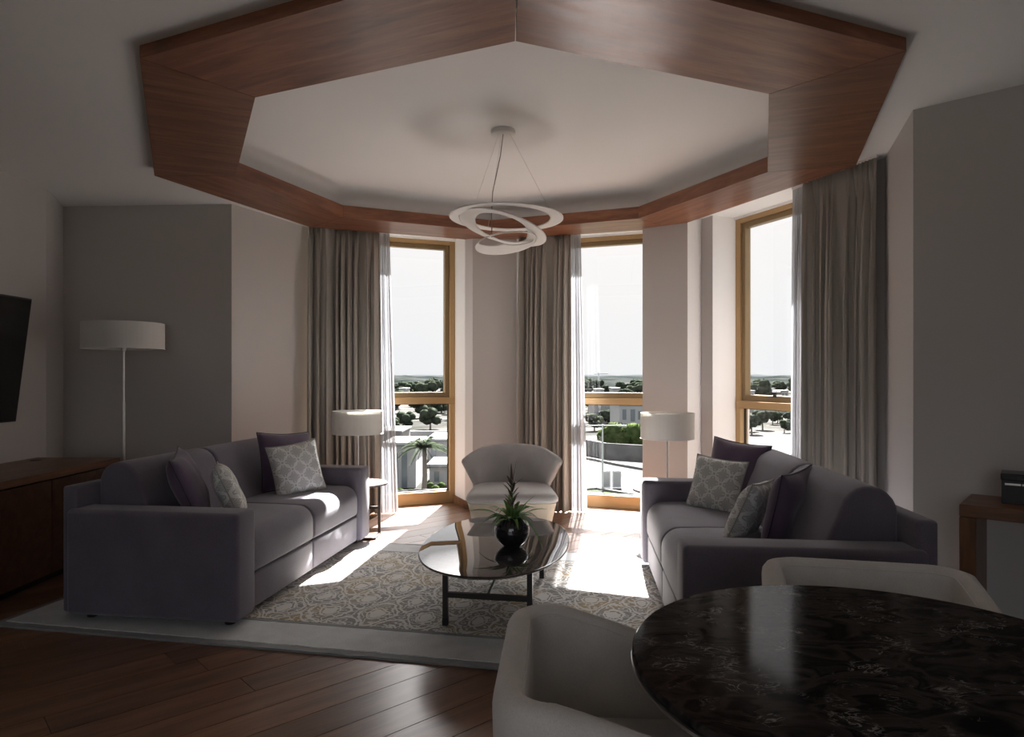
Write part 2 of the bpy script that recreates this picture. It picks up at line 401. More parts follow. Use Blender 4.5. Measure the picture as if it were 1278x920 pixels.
# ceiling with octagonal hole
def sv(p): return (p[0] * S, p[1] * S)
VI = [sv(p) for p in ((.01, 2.03), (.91, 2.41), (1.25, 3.33), (.80, 4.31), (-.14, 4.68), (-1.06, 4.27), (-1.38, 3.40), (-.92, 2.44))]
VO = [sv(p) for p in ((.015, 1.60), (1.21, 2.09), (1.63, 3.23), (1.07, 4.59), (-.21, 5.02), (-1.35, 4.56), (-1.78, 3.39), (-1.17, 2.14))]
CX = sum(p[0] for p in VI) / 8; CY = sum(p[1] for p in VI) / 8
def scaled(P, k): return [(CX + (x - CX) * k, CY + (y - CY) * k) for x, y in P]
HOLE = scaled(VI, 1.085)
def plate(name, outer, hole, z, up, mat):
    bm = bmesh.new()
    pts = [Vector((*p, 0)) for p in outer]; hp = [Vector((*p, 0)) for p in hole]
    tris = tessellate_polygon([pts, hp] if hole else [pts]); allp = pts + hp
    vs = [bm.verts.new((p.x, p.y, z)) for p in allp]
    for t in tris: bm.faces.new([vs[i] for i in t])
    bmesh.ops.recalc_face_normals(bm, faces=bm.faces)
    g = bmesh.ops.extrude_face_region(bm, geom=list(bm.faces))
    bmesh.ops.translate(bm, vec=(0, 0, up), verts=[v for v in g['geom'] if isinstance(v, bmesh.types.BMVert)])
    return tag(ob(name, bm, mat, smooth=False), kind='structure')
big = [(-4.2, -2.75), (-4.2, 6.25), (-2.55, 6.25), (-2.2, 7.1), (-1.80, 7.30), (-.7, 7.74), (.4, 7.68), (1.6, 7.26), (2.35, 6.62), (2.8, 5.5), (2.75, 4.7), (2.45, 3.9), (4.35, 2.2), (4.35, -2.75)]
plate('ceiling', big, HOLE, H_CEIL, .06, 'ceil')
# raised recess with a softly rounded edge
bm = bmesh.new(); rows = []
prof = [(1.0, H_CEIL), (1.0, RECESS - .13)] + [(1 - .075 * (1 - cos(a)), RECESS - .13 + .13 * sin(a)) for a in [R(18 * i) for i in range(1, 6)]]
def roundpoly(P, r, seg=5):
    out = []; n = len(P)
    for i in range(n):
        p, a, b = Vector(P[i]), Vector(P[i - 1]), Vector(P[(i + 1) % n])
        u, v = (a - p).normalized(), (b - p).normalized()
        for k in range(seg + 1):
            t = k / seg; q = p + u * r * (1 - t) ** 2 + v * r * t ** 2; out.append((q.x, q.y))
    return out
for k, z in prof:
    rows.append([(x, y, z) for x, y in roundpoly(scaled(HOLE, k), .05 + (1 - k) * 6)])
rr = loft(bm, rows, caps=False)
bm.faces.new(rr[-1])
top = [[(x, y, z) for x, y in roundpoly(scaled(HOLE, 1.05), .3)] for z in (H_CEIL + .01, RECESS + .08)]
r2 = loft(bm, top, caps=False); bm.faces.new(r2[-1])
tag(ob('ceiling_recess', bm, 'ceil', smooth=True, sharp=60), kind='structure')

# walnut ring: eight mitred panels, each its own part, with hairline mitre joints
ringo = empty('ceiling_ring', (CX, CY, H_SOF), 0, kind='structure')
ringo['label'] = 'octagonal walnut ceiling frame with mitred panels around the raised white ceiling'; ringo['category'] = 'ceiling frame'
ringo['kind'] = 'structure'; del ringo['category']
for i in range(8):
    j = (i + 1) % 8
    a, b, c, d = [Vector((*p, 0)) for p in (VO[i], VO[j], VI[j], VI[i])]
    mid = (a + b + c + d) / 4; e = (b - a).normalized(); ang = atan2(e.y, e.x)
    g = .0025
    def loc(p): 
        q = p - mid; return (q.x * cos(-ang) - q.y * sin(-ang), q.x * sin(-ang) + q.y * cos(-ang))
    poly = [loc(a + e * g), loc(b - e * g), loc(c - (c - d).normalized() * g), loc(d + (c - d).normalized() * g)]
    bm = prism(poly, 0, H_CEIL - H_SOF - .001)
    # inner upstand
    pc, pd = Vector(poly[2]), Vector(poly[3]); n2 = Vector((poly[1][0] - poly[2][0], poly[1][1] - poly[2][1])).normalized() * .03
    n3 = Vector((poly[0][0] - poly[3][0], poly[0][1] - poly[3][1])).normalized() * .03
    prism([tuple(pd), tuple(pc), tuple(pc + n2), tuple(pd + n3)], H_CEIL - H_SOF - .001, CAMZ + 1.57 - H_SOF, bm)
    o = ob('soffit_panel', bm, 'soffit_cross' if i in (1, 6) else 'soffit', ringo, smooth=False)
    o.location = (mid.x - CX, mid.y - CY, 0); o.rotation_euler = (0, 0, ang)

# ---------------- floor: screed plus single planks clipped to the room outline
o = plate('floor', big, [], -.03, -.15, 'joint'); 
def clip(poly, rect):
    out = poly
    n = len(rect)
    for i in range(n):
        a, b = rect[i], rect[(i + 1) % n]; ex, ey = b[0] - a[0], b[1] - a[1]
        inp, out = out, []
        if not inp: return []
        for k in range(len(inp)):
            p, q = inp[k], inp[(k + 1) % len(inp)]
            sp = ex * (p[1] - a[1]) - ey * (p[0] - a[0]); sq = ex * (q[1] - a[1]) - ey * (q[0] - a[0])
            if sp >= 0: out.append(p)
            if (sp >= 0) != (sq >= 0):
                t = sp / (sp - sq); out.append((p[0] + (q[0] - p[0]) * t, p[1] + (q[1] - p[1]) * t))
    return out
PA = R(42.5); pw, gap = .18, .0022
ux, uy = cos(PA), sin(PA)
ox, oy = -1.375, 3.55
floor_outline = [(p[0], max(p[1], .9)) for p in outline]
rnd = random.Random(3); nplank = 0
far_bm = bmesh.new()
for r in range(-34, 34):
    s0 = -9 + rnd.random() * 1.6
    while s0 < 9:
        ln = rnd.choice((1.25, 1.5, 1.75, 2.0)); s1 = s0 + ln
        y0, y1 = r * pw + gap, (r + 1) * pw - gap
        rect = [(ox + s * ux - t * uy, oy + s * uy + t * ux) for s, t in ((s0 + gap, y0), (s1 - gap, y0), (s1 - gap, y1), (s0 + gap, y1))]
        s0 = s1
        poly = clip(outline, rect)
        # drop duplicates
        q = []
        for p in poly:
            if not q or (abs(p[0] - q[-1][0]) + abs(p[1] - q[-1][1])) > 1e-5: q.append(p)
        if len(q) > 2 and abs(q[0][0] - q[-1][0]) + abs(q[0][1] - q[-1][1]) < 1e-5: q.pop()
        area = abs(sum(q[i - 1][0] * q[i][1] - q[i][0] * q[i - 1][1] for i in range(len(q)))) / 2 if len(q) > 2 else 0
        if area < .0008: continue
        cx_, cy_ = sum(p[0] for p in q) / len(q), sum(p[1] for p in q) / len(q)
        # plank-local coordinates so that the grain follows the board
        lp = [((p[0] - cx_) * ux + (p[1] - cy_) * uy, -(p[0] - cx_) * uy + (p[1] - cy_) * ux) for p in q]
        seen = max(p[1] for p in q) > 2.2 and not (cx_ > 1.2 and cy_ < 3.2)
        if seen and nplank < 290:
            o = ob('floor_plank', prism(lp, -.03, 0), 'floor', bpy.data.objects['floor'], smooth=False); nplank += 1
            o.location = (cx_, cy_, 0); o.rotation_euler = (0, 0, PA)
        else:
            prism(q, -.03, 0, far_bm)
o = ob('floor_boards_behind', far_bm, 'floor', bpy.data.objects['floor'], smooth=False); o['kind'] = 'stuff'

def baseboard(name, pts, h=.085, th=.014):
    bm = bmesh.new()
    for p, q in zip(pts, pts[1:]):
        p, q = Vector((*p, 0)), Vector((*q, 0)); d = (q - p).normalized(); n = Vector((d.y, -d.x, 0))
        a = p + n * (th / 2 + .0005); b = q + n * (th / 2 + .0005)
        bar(a + Vector((0, 0, h / 2)), b + Vector((0, 0, h / 2)), th, h, bm)
    return tag(ob(name, bm, 'walnut_lt', smooth=False), kind='structure')
baseboard('baseboard_center', [(-.64, 7.575), (-.50, 7.235), (-.42, 7.195), (.05, 7.215), (.085, 7.235)])
baseboard('baseboard_right', [(2.30, 3.87), (4.18, 2.17)])
baseboard('baseboard_left', [(-3.765, .5), (-3.765, 5.5), (-3.99, 6.08)])
baseboard('baseboard_back_left', [(-3.98, 6.08), (-2.49, 5.99)])
baseboard('baseboard_bay', [(-2.46, 6.02), (-2.09, 6.92)])

# ---------------- windows
def window(name, p0, p1, handle_x=.2):
    p0, p1 = Vector((*p0, 0)), Vector((*p1, 0)); d = p1 - p0; W = d.length; ang = atan2(d.y, d.x)
    root = empty(name, p0, ang, kind='structure')
    root['label'] = name.replace('_', ' ')
    del root['label']
    Z1 = CAMZ + 1.50; t0, t1 = 1.10, 1.215
    fw = .062
    def part(nm, bm, mat, sharp=True): return ob(nm, bm, mat, root, smooth=False)
    bm = bmesh.new()
    box(bm, 0, fw, -.03, .07, 0, Z1, .003, 1); part('jamb', bm, 'bronze')
    part('jamb', B(W - fw, W, -.03, .07, 0, Z1, .003, 1), 'bronze')
    part('frame_head', B(fw, W - fw, -.03, .07, Z1 - .045, Z1, .003, 1), 'bronze')
    part('frame_sill', B(fw, W - fw, -.03, .07, 0, .13, .003, 1), 'bronze')
    part('transom', B(.02, W - .02, -.045, .07, t0, t1 - .045, .005, 1), 'bronze')
    # opening sash above
    s = .05; a0, a1 = fw, W - fw; zt = Z1 - .045
    bm = B(a0, a0 + s, -.012, .055, t1 - .045, zt, .003, 1)
    box(bm, a1 - s, a1, -.012, .055, t1 - .045, zt, .003, 1)
    box(bm, a0 + s, a1 - s, -.012, .055, zt - s, zt, .003, 1)
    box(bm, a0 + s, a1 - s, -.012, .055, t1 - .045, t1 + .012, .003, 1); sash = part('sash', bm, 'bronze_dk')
    # gaskets
    bm = B(a0, a0 + .011, .02, .04, .13, t0, 0); box(bm, a1 - .011, a1, .02, .04, .13, t0); box(bm, a0, a1, .02, .04, .13, .141); box(bm, a0, a1, .02, .04, t0 - .008, t0)
    part('gasket', bm, 'black')
    part('pane', B(a0 + s, a1 - s, .026, .032, t1 + .012, zt - s), 'glass')
    part('pane', B(a0 + .011, a1 - .011, .026, .032, .141, t0 - .008), 'glass')
    hx = handle_x
    bm = B(hx - .018, hx + .018, -.03, -.012, t1 + .0, t1 + .06, .003, 1)
    box(bm, hx - .012, hx + .10, -.05, -.032, t1 + .035, t1 + .052, .004, 1); part('handle', bm, 'black')
    # wall strip and reveal head above
    return root
window('window_1', (-1.716, 7.19), (-.645, 7.61), .37)
window('window_2', (.42, 7.53), (1.50, 7.135), .38)
window('window_3', (2.17, 6.54), (2.61, 5.477), .5)
def plain_window(name, p0, d, W, z0, z1, n):
    root = empty(name, (*p0, z0), atan2(d[1], d[0]), kind='structure'); h = z1 - z0
    ob('frame', B(0, W, .02, .08, 0, .06), 'bronze', root, smooth=False); ob('frame_head', B(0, W, .02, .08, h - .06, h), 'bronze', root, smooth=False)
    for k in range(n + 1):
        x = (W - .06) * k / n; ob('mullion', B(x, x + .06, .02, .08, .06, h - .06), 'bronze', root, smooth=False)
        if k < n: ob('pane', B(x + .06, x + (W - .06) / n, .045, .051, .06, h - .06), 'glass', root, smooth=False)
plain_window('rear_fill_window', (1.3, -2.6), (-1, 0), 4.0, .1, 2.6, 3)  # added window, out of view, lets fill daylight in from behind
for i, (p, q) in enumerate((((-1.74, 7.18), (-.63, 7.62)), ((.40, 7.54), (1.51, 7.13)), ((2.165, 6.55), (2.615, 5.47)))):
    p, q = Vector((*p, 0)), Vector((*q, 0)); n = Vector((-(q - p).y, (q - p).x, 0)).normalized() * .02
    tag(ob('trim_%d' % (i + 1), bar(p + n + Vector((0, 0, CAMZ + 1.517)), q + n + Vector((0, 0, CAMZ + 1.517)), .14, .034), 'white', smooth=False), kind='structure')

# ================================================================ FURNITURE
# ---------------- rug
def rug():
    RA = R(-11.3); c = (-.33, 4.42); hx_, hy_ = 2.42, 1.10
    root = empty('area_rug', (*c, 0), RA, 'large rug with ornamental cream and ochre lattice field and pale grey border under both sofas', 'rug')
    def sheet(nm, x0, x1, y0, y1, z, mat, bow=0, h=.0, rag=0):
        nx, ny = 90, 8 if (y1 - y0) < 1 else 40
        bm = bmesh.new(); g = []
        for i in range(nx + 1):
            row = []
            for j in range(ny + 1):
                x = x0 + (x1 - x0) * i / nx; y = y0 + (y1 - y0) * j / ny
                if rag:
                    if j == 0: y += noise.noise((x * 9, 3, 1)) * rag
                    if j == ny: y += noise.noise((x * 9, 7, 1)) * rag
                row.append(bm.verts.new((x, y, z + noise.noise((x * 14, y * 14, 0)) * h)))
            g.append(row)
        for i in range(nx):
            for j in range(ny): bm.faces.new((g[i][j], g[i + 1][j], g[i + 1][j + 1], g[i][j + 1]))
        bmesh.ops.recalc_face_normals(bm, faces=bm.faces)
        ex = bmesh.ops.extrude_face_region(bm, geom=list(bm.faces))
        vs = [v for v in ex['geom'] if isinstance(v, bmesh.types.BMVert)]
        for v in vs: v.co.z = .001
        return ob(nm, bm, mat, root, sharp=50)
    sheet('edge_binding', -hx_, hx_, -hy_, hy_, .012, 'rugg', h=.003, rag=.008)
    sheet('border', -hx_ + .045, hx_ - .045, -hy_ + .05, hy_ - .045, .0165, 'rugb', h=.003, rag=.01)
    sheet('grey_band', -hx_ + .30, hx_ - .30, -hy_ + .335, hy_ - .27, .018, 'rugg', h=.001)
    sheet('field', -hx_ + .33, hx_ - .33, -hy_ + .365, hy_ - .30, .020, 'rug', h=.001)
rug()
RZ = .021

# ---------------- sofas
def rbox(x0, x1, y0, y1, z0, z1, bev, seg=4, puff=None, sub=None):
    bm = B(x0, x1, y0, y1, z0, z1, bev, seg)
    return bm
def extrude_profile(prof, x0, x1, r=.03, seg=4, puff=0):
    """closed (y,z) profile swept in x with rounded ends"""
    bm = bmesh.new(); n = len(prof)
    cy_ = sum(p[0] for p in prof) / n; cz = sum(p[1] for p in prof) / n
    loops = []
    st = [(x0 + r * (1 - cos(R(90) * k / seg)), 1 - (1 - sin(R(90) * k / seg)) * r / .16) for k in range(seg + 1)]
    xs = st + [(x0 + (x1 - x0) * t, 1) for t in (.2, .35, .5, .65, .8)] + [(x1 - (x - x0), k) for x, k in st[::-1]]
    for x, k in xs:
        t = (x - x0) / (x1 - x0); pf = 1 + puff * (1 - (2 * t - 1) ** 4)
        loops.append([(x, cy_ + (y - cy_) * k * pf, cz + (z - cz) * k * pf) for y, z in prof])
    loft(bm, loops); return bm
def arc(cy_, cz, r, a0, a1, n): return [(cy_ + r * cos(R(a0 + (a1 - a0) * i / n)), cz + r * sin(R(a0 + (a1 - a0) * i / n))) for i in range(n + 1)]
def make_sofa(L_=2.08, D=1.04, label=''):
    root = empty('sofa', (0, 0, 0), 0, label, 'sofa', 'grey purple sofas')
    h = L_ / 2; ai = h - .2
    for s in (-1, 1):
        ob('arm', B(min(s * ai, s * h), max(s * ai, s * h), 0, D, .035, .63, .028, 4), 'sofa', root)
    zb, zs = .04, .245
    for a, b in ((-ai, 0), (0, ai)):
        ob('front_panel', B(a + .004, b - .004, .035, .2, zb, zs - .005, .015, 3), 'sofa', root)
        prof = [(.74, .25), (.74, .45)] + arc(.70, .445, .04, 0, 90, 3) + [(.5, .492), (.3, .492)] + arc(.14, .375, .112, 90, 180, 7) + arc(.055, .275, .027, 180, 270, 3)
        ob('seat_cushion', extrude_profile(prof, a + .003, b - .003, .022, 4, .004), 'sofa', root)
        prof = [(1.0, .42), (1.0, .74)] + arc(.875, .745, .128, 0, 150, 9) + [(.735, .735), (.70, .66), (.66, .56), (.61, .46), (.60, .42)]
        ob('back_cushion', extrude_profile(prof, a + .003, b - .003, .03, 4, .006), 'sofa', root)
    ob('deck', B(-ai, ai, .2, .98, .05, .24), 'sofa_dk', root)
    ob('back_frame', B(-h + .035, h - .035, 1.0, 1.09, .035, .755, .018, 3), 'sofa', root)
    for x in (-h + .1, h - .1):
        for y in (.1, .95):
            ob('foot', lathe([(.028, 0), (.03, .005), (.03, .04)], 16), 'darkwood', root).location = (x, y, 0)
    return root
def copytree(o, parent=None):
    c = o.copy(); col.objects.link(c)
    if parent: c.parent = parent
    for ch in list(o.children): copytree(ch, c)
    return c
s1 = make_sofa(label='grey purple sofa on the left with its side in shadow, beside the wooden cabinet')
s2 = copytree(s1); s2['label'] = 'grey purple sofa on the right in front of the tall drape, behind the dining chairs'
PHL, PHR = R(82), R(-95.5)
s1.location = (-1.345, 4.725, RZ); s1.rotation_euler = (0, 0, PHL)
s2.location = (.856, 4.045, RZ); s2.rotation_euler = (0, 0, PHR)

# ---------------- cushions
def pillow_mesh(s, t, n=22, seed=0, pinch=.08, wr=.012):
    bm = bmesh.new(); rows = {}
    for side in (1, -1):
        for i in range(n + 1):
            for j in range(n + 1):
                u, v = -1 + 2 * i / n, -1 + 2 * j / n
                edge = i in (0, n) or j in (0, n)
                if edge and side == -1: rows[(side, i, j)] = rows[(1, i, j)]; continue
                x = s * u * (1 - pinch * (1 - v * v)); y = s * v * (1 - pinch * (1 - u * u))
                z = side * t * (max(0, (1 - u ** 4) * (1 - v ** 4))) ** .55 if not edge else 0
                if not edge: z += wr * noise.noise((x * 9 + seed, y * 9, side * 3))
                rows[(side, i, j)] = bm.verts.new((x, y, z))
    for side in (1, -1):
        for i in range(n):
            for j in range(n):
                q = [rows[(side, i, j)], rows[(side, i + 1, j)], rows[(side, i + 1, j + 1)], rows[(side, i, j + 1)]]
                bm.faces.new(q if side == 1 else q[::-1])
    return bm
def pillow(kind, c, az, tilt, roll, s, t, label, group, seed):
    mat, pip = ('pattern', 'piping') if kind == 'p' else ('purple', 'dkpiping')
    root = ob('throw_pillow', pillow_mesh(s, t, seed=seed), mat, sharp=0)
    tag(root, label, 'cushion', group)
    pts = []
    n = 20
    for k in range(4 * n):
        e, q = divmod(k, n); a = -1 + 2 * q / n
        u, v = ((a, -1), (1, a), (-a, 1), (-1, -a))[e]
        pts.append((s * u * (1 - .08 * (1 - v * v)), s * v * (1 - .08 * (1 - u * u)), 0))
    ob('piping', tube(pts, .0045, 6, closed=True), pip, root)
    # local z = face normal, local y = up
    nrm = Vector((cos(az) * cos(tilt), sin(az) * cos(tilt), sin(tilt))); side = Vector((-sin(az), cos(az), 0)); up = nrm.cross(side)
    if up.z < 0: up = -up
    side = up.cross(nrm)
    m = Matrix((side, up, nrm)).transposed().to_4x4() @ Matrix.Rotation(roll, 4, 'Z')
    root.rotation_euler = m.to_euler(); root.location = c
    return root
GP, GA = 'purple cushions on the sofas', 'patterned cushions on the sofas'
pillow('u', (-2.00, 4.22, .72), R(18), R(22), R(6), .225, .075, 'plain purple cushion on the left sofa nearest the camera, seen from its side', GP, 1)
pillow('p', (-1.80, 4.34, .665), R(22), R(24), R(-2), .195, .065, 'patterned cushion seen edge on, leaning on the near purple cushion of the left sofa', GA, 2)
pillow('u', (-1.80, 5.43, .725), R(-38), R(14), R(-3), .235, .07, 'plain purple cushion in the far corner of the left sofa behind a patterned one', GP, 3)
pillow('p', (-1.66, 5.25, .69), R(-48), R(14), R(7), .205, .065, 'pale cushion with interlaced ring pattern facing forward on the left sofa near the drape', GA, 4)
pillow('u', (1.58, 4.82, .725), R(222), R(16), R(-5), .225, .07, 'plain purple cushion in the far corner of the right sofa behind a patterned one', GP, 5)
pillow('p', (1.385, 4.62, .665), R(226), R(20), R(-4), .19, .065, 'pale patterned cushion facing forward at the far end of the right sofa', GA, 6)
pillow('p', (1.35, 3.88, .63), R(142), R(24), R(3), .195, .065, 'patterned cushion half hidden behind the near purple cushion of the right sofa', GA, 7)
pillow('u', (1.50, 3.70, .69), R(138), R(14), R(-2), .215, .075, 'dark purple cushion turned away from the camera at the near end of the right sofa', GP, 8)

# ---------------- coffee table
def coffee():
    root = empty('coffee_table', (-.09, 4.15, RZ), R(-7), 'oval coffee table with polished dark marble top on slim dark metal frame', 'coffee table')
    zt = .40 - RZ
    def sup(a, b, z, e=2.25, n=96):
        out = []
        for i in range(n):
            t = 2 * pi * i / n; c, s = cos(t), sin(t)
            out.append((a * abs(c) ** (2 / e) * (1 if c >= 0 else -1), b * abs(s) ** (2 / e) * (1 if s >= 0 else -1), z))
        return out
    bm = bmesh.new()
    loft(bm, [sup(.405, .73, zt - .022), sup(.432, .752, zt - .012), sup(.437, .757, zt - .006), sup(.434, .754, zt - .001), sup(.430, .750, zt)])
    ob('table_top', bm, 'ctop', root, sharp=50)
    bm = bmesh.new(); loft(bm, [sup(.37, .69, zt - .036), sup(.37, .69, zt - .022)]); ob('under_frame', bm, 'darkwood', root, sharp=50)
    c, s_ = cos(R(7)), sin(R(7))
    def lc(x, y): X, Y = x + .09, y - 4.15; return (X * c - Y * s_, X * s_ + Y * c)
    legs = [lc(-.369, 3.78), lc(.097, 3.70), lc(.204, 4.66), lc(-.262, 4.74)]
    for x, y in legs:
        l = ob('leg', B(x - .015, x + .015, y - .015, y + .015, .045, zt - .03, .002, 1), 'darkwood', root)
        ob('foot_cap', B(x - .016, x + .016, y - .016, y + .016, 0, .045, .002, 1), 'black', l)
    zb = .17
    for a, b in ((0, 1), (3, 2)):
        ob('crossbar', bar((*legs[a], zb), (*legs[b], zb), .028, .028), 'darkwood', root)
    m0 = ((legs[0][0] + legs[1][0]) / 2, (legs[0][1] + legs[1][1]) / 2, zb); m1 = ((legs[3][0] + legs[2][0]) / 2, (legs[3][1] + legs[2][1]) / 2, zb)
    ob('stretcher', bar(m0, m1, .012, .014), 'darkwood', root)
coffee()
def plant():
    root = empty('potted_plant', (.0, 4.02, .4005), 0, 'spiky green plant in a round glossy black bowl on the coffee table', 'plant')
    r = .103; pr = []
    for i in range(14):
        a = R(-62 + i * 112 / 13); pr.append((r * cos(a), r * .91 + r * sin(a)))
    pr = [(.03, .0)] + pr + [(pr[-1][0] - .012, pr[-1][1] + .001), (pr[-1][0] - .014, pr[-1][1] - .012), (.05, pr[-1][1] - .014)]
    ob('bowl', lathe(pr, 48), 'pot', root, sharp=60)
    zt = pr[14][1] if len(pr) > 14 else .16
    ob('soil', lathe([(.062, .13), (.064, .150), (.02, .156)], 24), 'soil', root)
    rn = random.Random(5)
    def leaf(az, ln, rise, droop, w_, mat, z0=.15, r0=.01):
        bm = bmesh.new(); n = 10; rows = []
        d = Vector((cos(az), sin(az), 0)); s = Vector((-sin(az), cos(az), 0))
        for i in range(n + 1):
            t = i / n
            p = d * (r0 + ln * t * cos(rise) + 0) + Vector((0, 0, z0 + ln * (sin(rise) * t - droop * t * t)))
            wv = w_ * (min(1, .45 + 2.2 * t)) * (1 - t ** 2.2) + .0008
            rows.append((p - s * wv, p + Vector((0, 0, -wv * .5)), p + s * wv))
        R_ = [[bm.verts.new(q) for q in row] for row in rows]
        for a, b in zip(R_, R_[1:]):
            bm.faces.new((a[0], a[1], b[1], b[0])); bm.faces.new((a[1], a[2], b[2], b[1]))
        o = ob('leaf', bm, mat, root, sharp=0)
        sm = o.modifiers.new('s', 'SOLIDIFY'); sm.thickness = .0012
    for k in range(26):
        az = k * 2.4 + rn.uniform(-.2, .2); u = rn.random()
        leaf(az, rn.uniform(.19, .29), R(rn.uniform(28, 66)), rn.uniform(.3, .8) * (1.1 - .2 * u), rn.uniform(.010, .015), 'leaf')
    leaf(R(182), .30, R(38), .42, .014, 'leaf'); leaf(R(-38), .29, R(42), 1.15, .012, 'leaf'); leaf(R(5), .26, R(40), .40, .011, 'leaf'); leaf(R(200), .2, R(55), 1.1, .010, 'leaf')
    ob('flower_stem', tube([(0, 0, .14), (.002, 0, .26), (-.004, 0, .36)], .006, 8), 'leaf', root)
    for k in range(16):
        leaf(k * 2.4, rn.uniform(.06, .10), R(rn.uniform(40, 62)), .25, .009, 'leaf_red', .22 + .010 * k, .004)
    for k in range(4): leaf(R(100 + k * 80), .10 + .02 * k, R(80), .04, .007, 'leaf_red', .36, .002)
plant()

# ---------------- slipper armchair by the window
def slipper():
    root = empty('slipper_chair', (.0, 5.86, 0), 0, 'armless grey upholstered slipper chair with curved winged back between the windows', 'chair')
    bm = bmesh.new(); nu, nv = 36, 18; g = []
    def wv(v):
        if v < .74: return .30 + (.445 - .30) * (v / .74) ** .9
        return .445 - (.445 - .27) * ((v - .74) / .26) ** 1.5
    def P(u, v):
        hw = wv(v); x = hw * u
        k = abs(x) / .45
        y = .38 - .32 * k ** 2.3 + .05 * (v - .5)
        z = .36 + .425 * v - (.02 * (u * u)) * v
        return Vector((x, y, z))
    th = .07
    F, K = [], []
    for i in range(nu + 1):
        for_, bk = [], []
        for j in range(nv + 1):
            u, v = -1 + 2 * i / nu, j / nv
            p = P(u, v); du = P(min(1, u + .02), v) - P(max(-1, u - .02), v); dv = P(u, min(1, v + .02)) - P(u, max(0, v - .02))
            nn = du.cross(dv).normalized()
            if nn.y < 0: nn = -nn
            e = min(1, (1 - abs(u)) * 6, (1 - v) * 5); e = sqrt(max(0, 1 - (1 - e) ** 2)) if e < 1 else 1
            for_.append(p - nn * th * .5 * e); bk.append(p + nn * th * .5 * (e * .98 + .02))
        F.append([bm.verts.new(q) for q in for_]); K.append([bm.verts.new(q) for q in bk])
    for i in range(nu):
        for j in range(nv):
            bm.faces.new((F[i][j], F[i + 1][j], F[i + 1][j + 1], F[i][j + 1])); bm.faces.new((K[i + 1][j], K[i][j], K[i][j + 1], K[i + 1][j + 1]))
    for i in range(nu):
        bm.faces.new((F[i][nv], F[i + 1][nv], K[i + 1][nv], K[i][nv])); bm.faces.new((F[i + 1][0], F[i][0], K[i][0], K[i + 1][0]))
    for j in range(nv):
        bm.faces.new((F[0][j], F[0][j + 1], K[0][j + 1], K[0][j])); bm.faces.new((F[nu][j + 1], F[nu][j], K[nu][j], K[nu][j + 1]))
    bmesh.ops.remove_doubles(bm, verts=bm.verts, dist=.001)
    ob('backrest', bm, 'arm', root, sharp=0)
    def ring(hw, y0, y1, z, r=.10, n=6):
        pts = [(-hw, y0), (hw, y0), (hw * .86, y1), (-hw * .86, y1)]
        return [(x, y, z) for x, y in roundpoly(pts, r, n)]
    bm = bmesh.new()
    loft(bm, [ring(.305, -.30, .28, .07), ring(.335, -.335, .31, .2), ring(.365, -.36, .33, .345), ring(.372, -.368, .335, .37)])
    ob('base', bm, 'armbase', root, sharp=60)
    bm = bmesh.new()
    loft(bm, [ring(.368, -.365, .335, .372), ring(.382, -.38, .34, .385), ring(.384, -.382, .34, .41), ring(.37, -.368, .33, .436), ring(.32, -.31, .28, .45), ring(.16, -.15, .12, .458, .05)])
    ob('seat', bm, 'arm', root, sharp=60)
    for x, y in ((-.25, -.24), (.25, -.24), (-.22, .22), (.22, .22)):
        l = ob('leg', lathe([(.014, 0), (.022, .09)], 14), 'darkwood', root); l.location = (x, y, 0)
slipper()

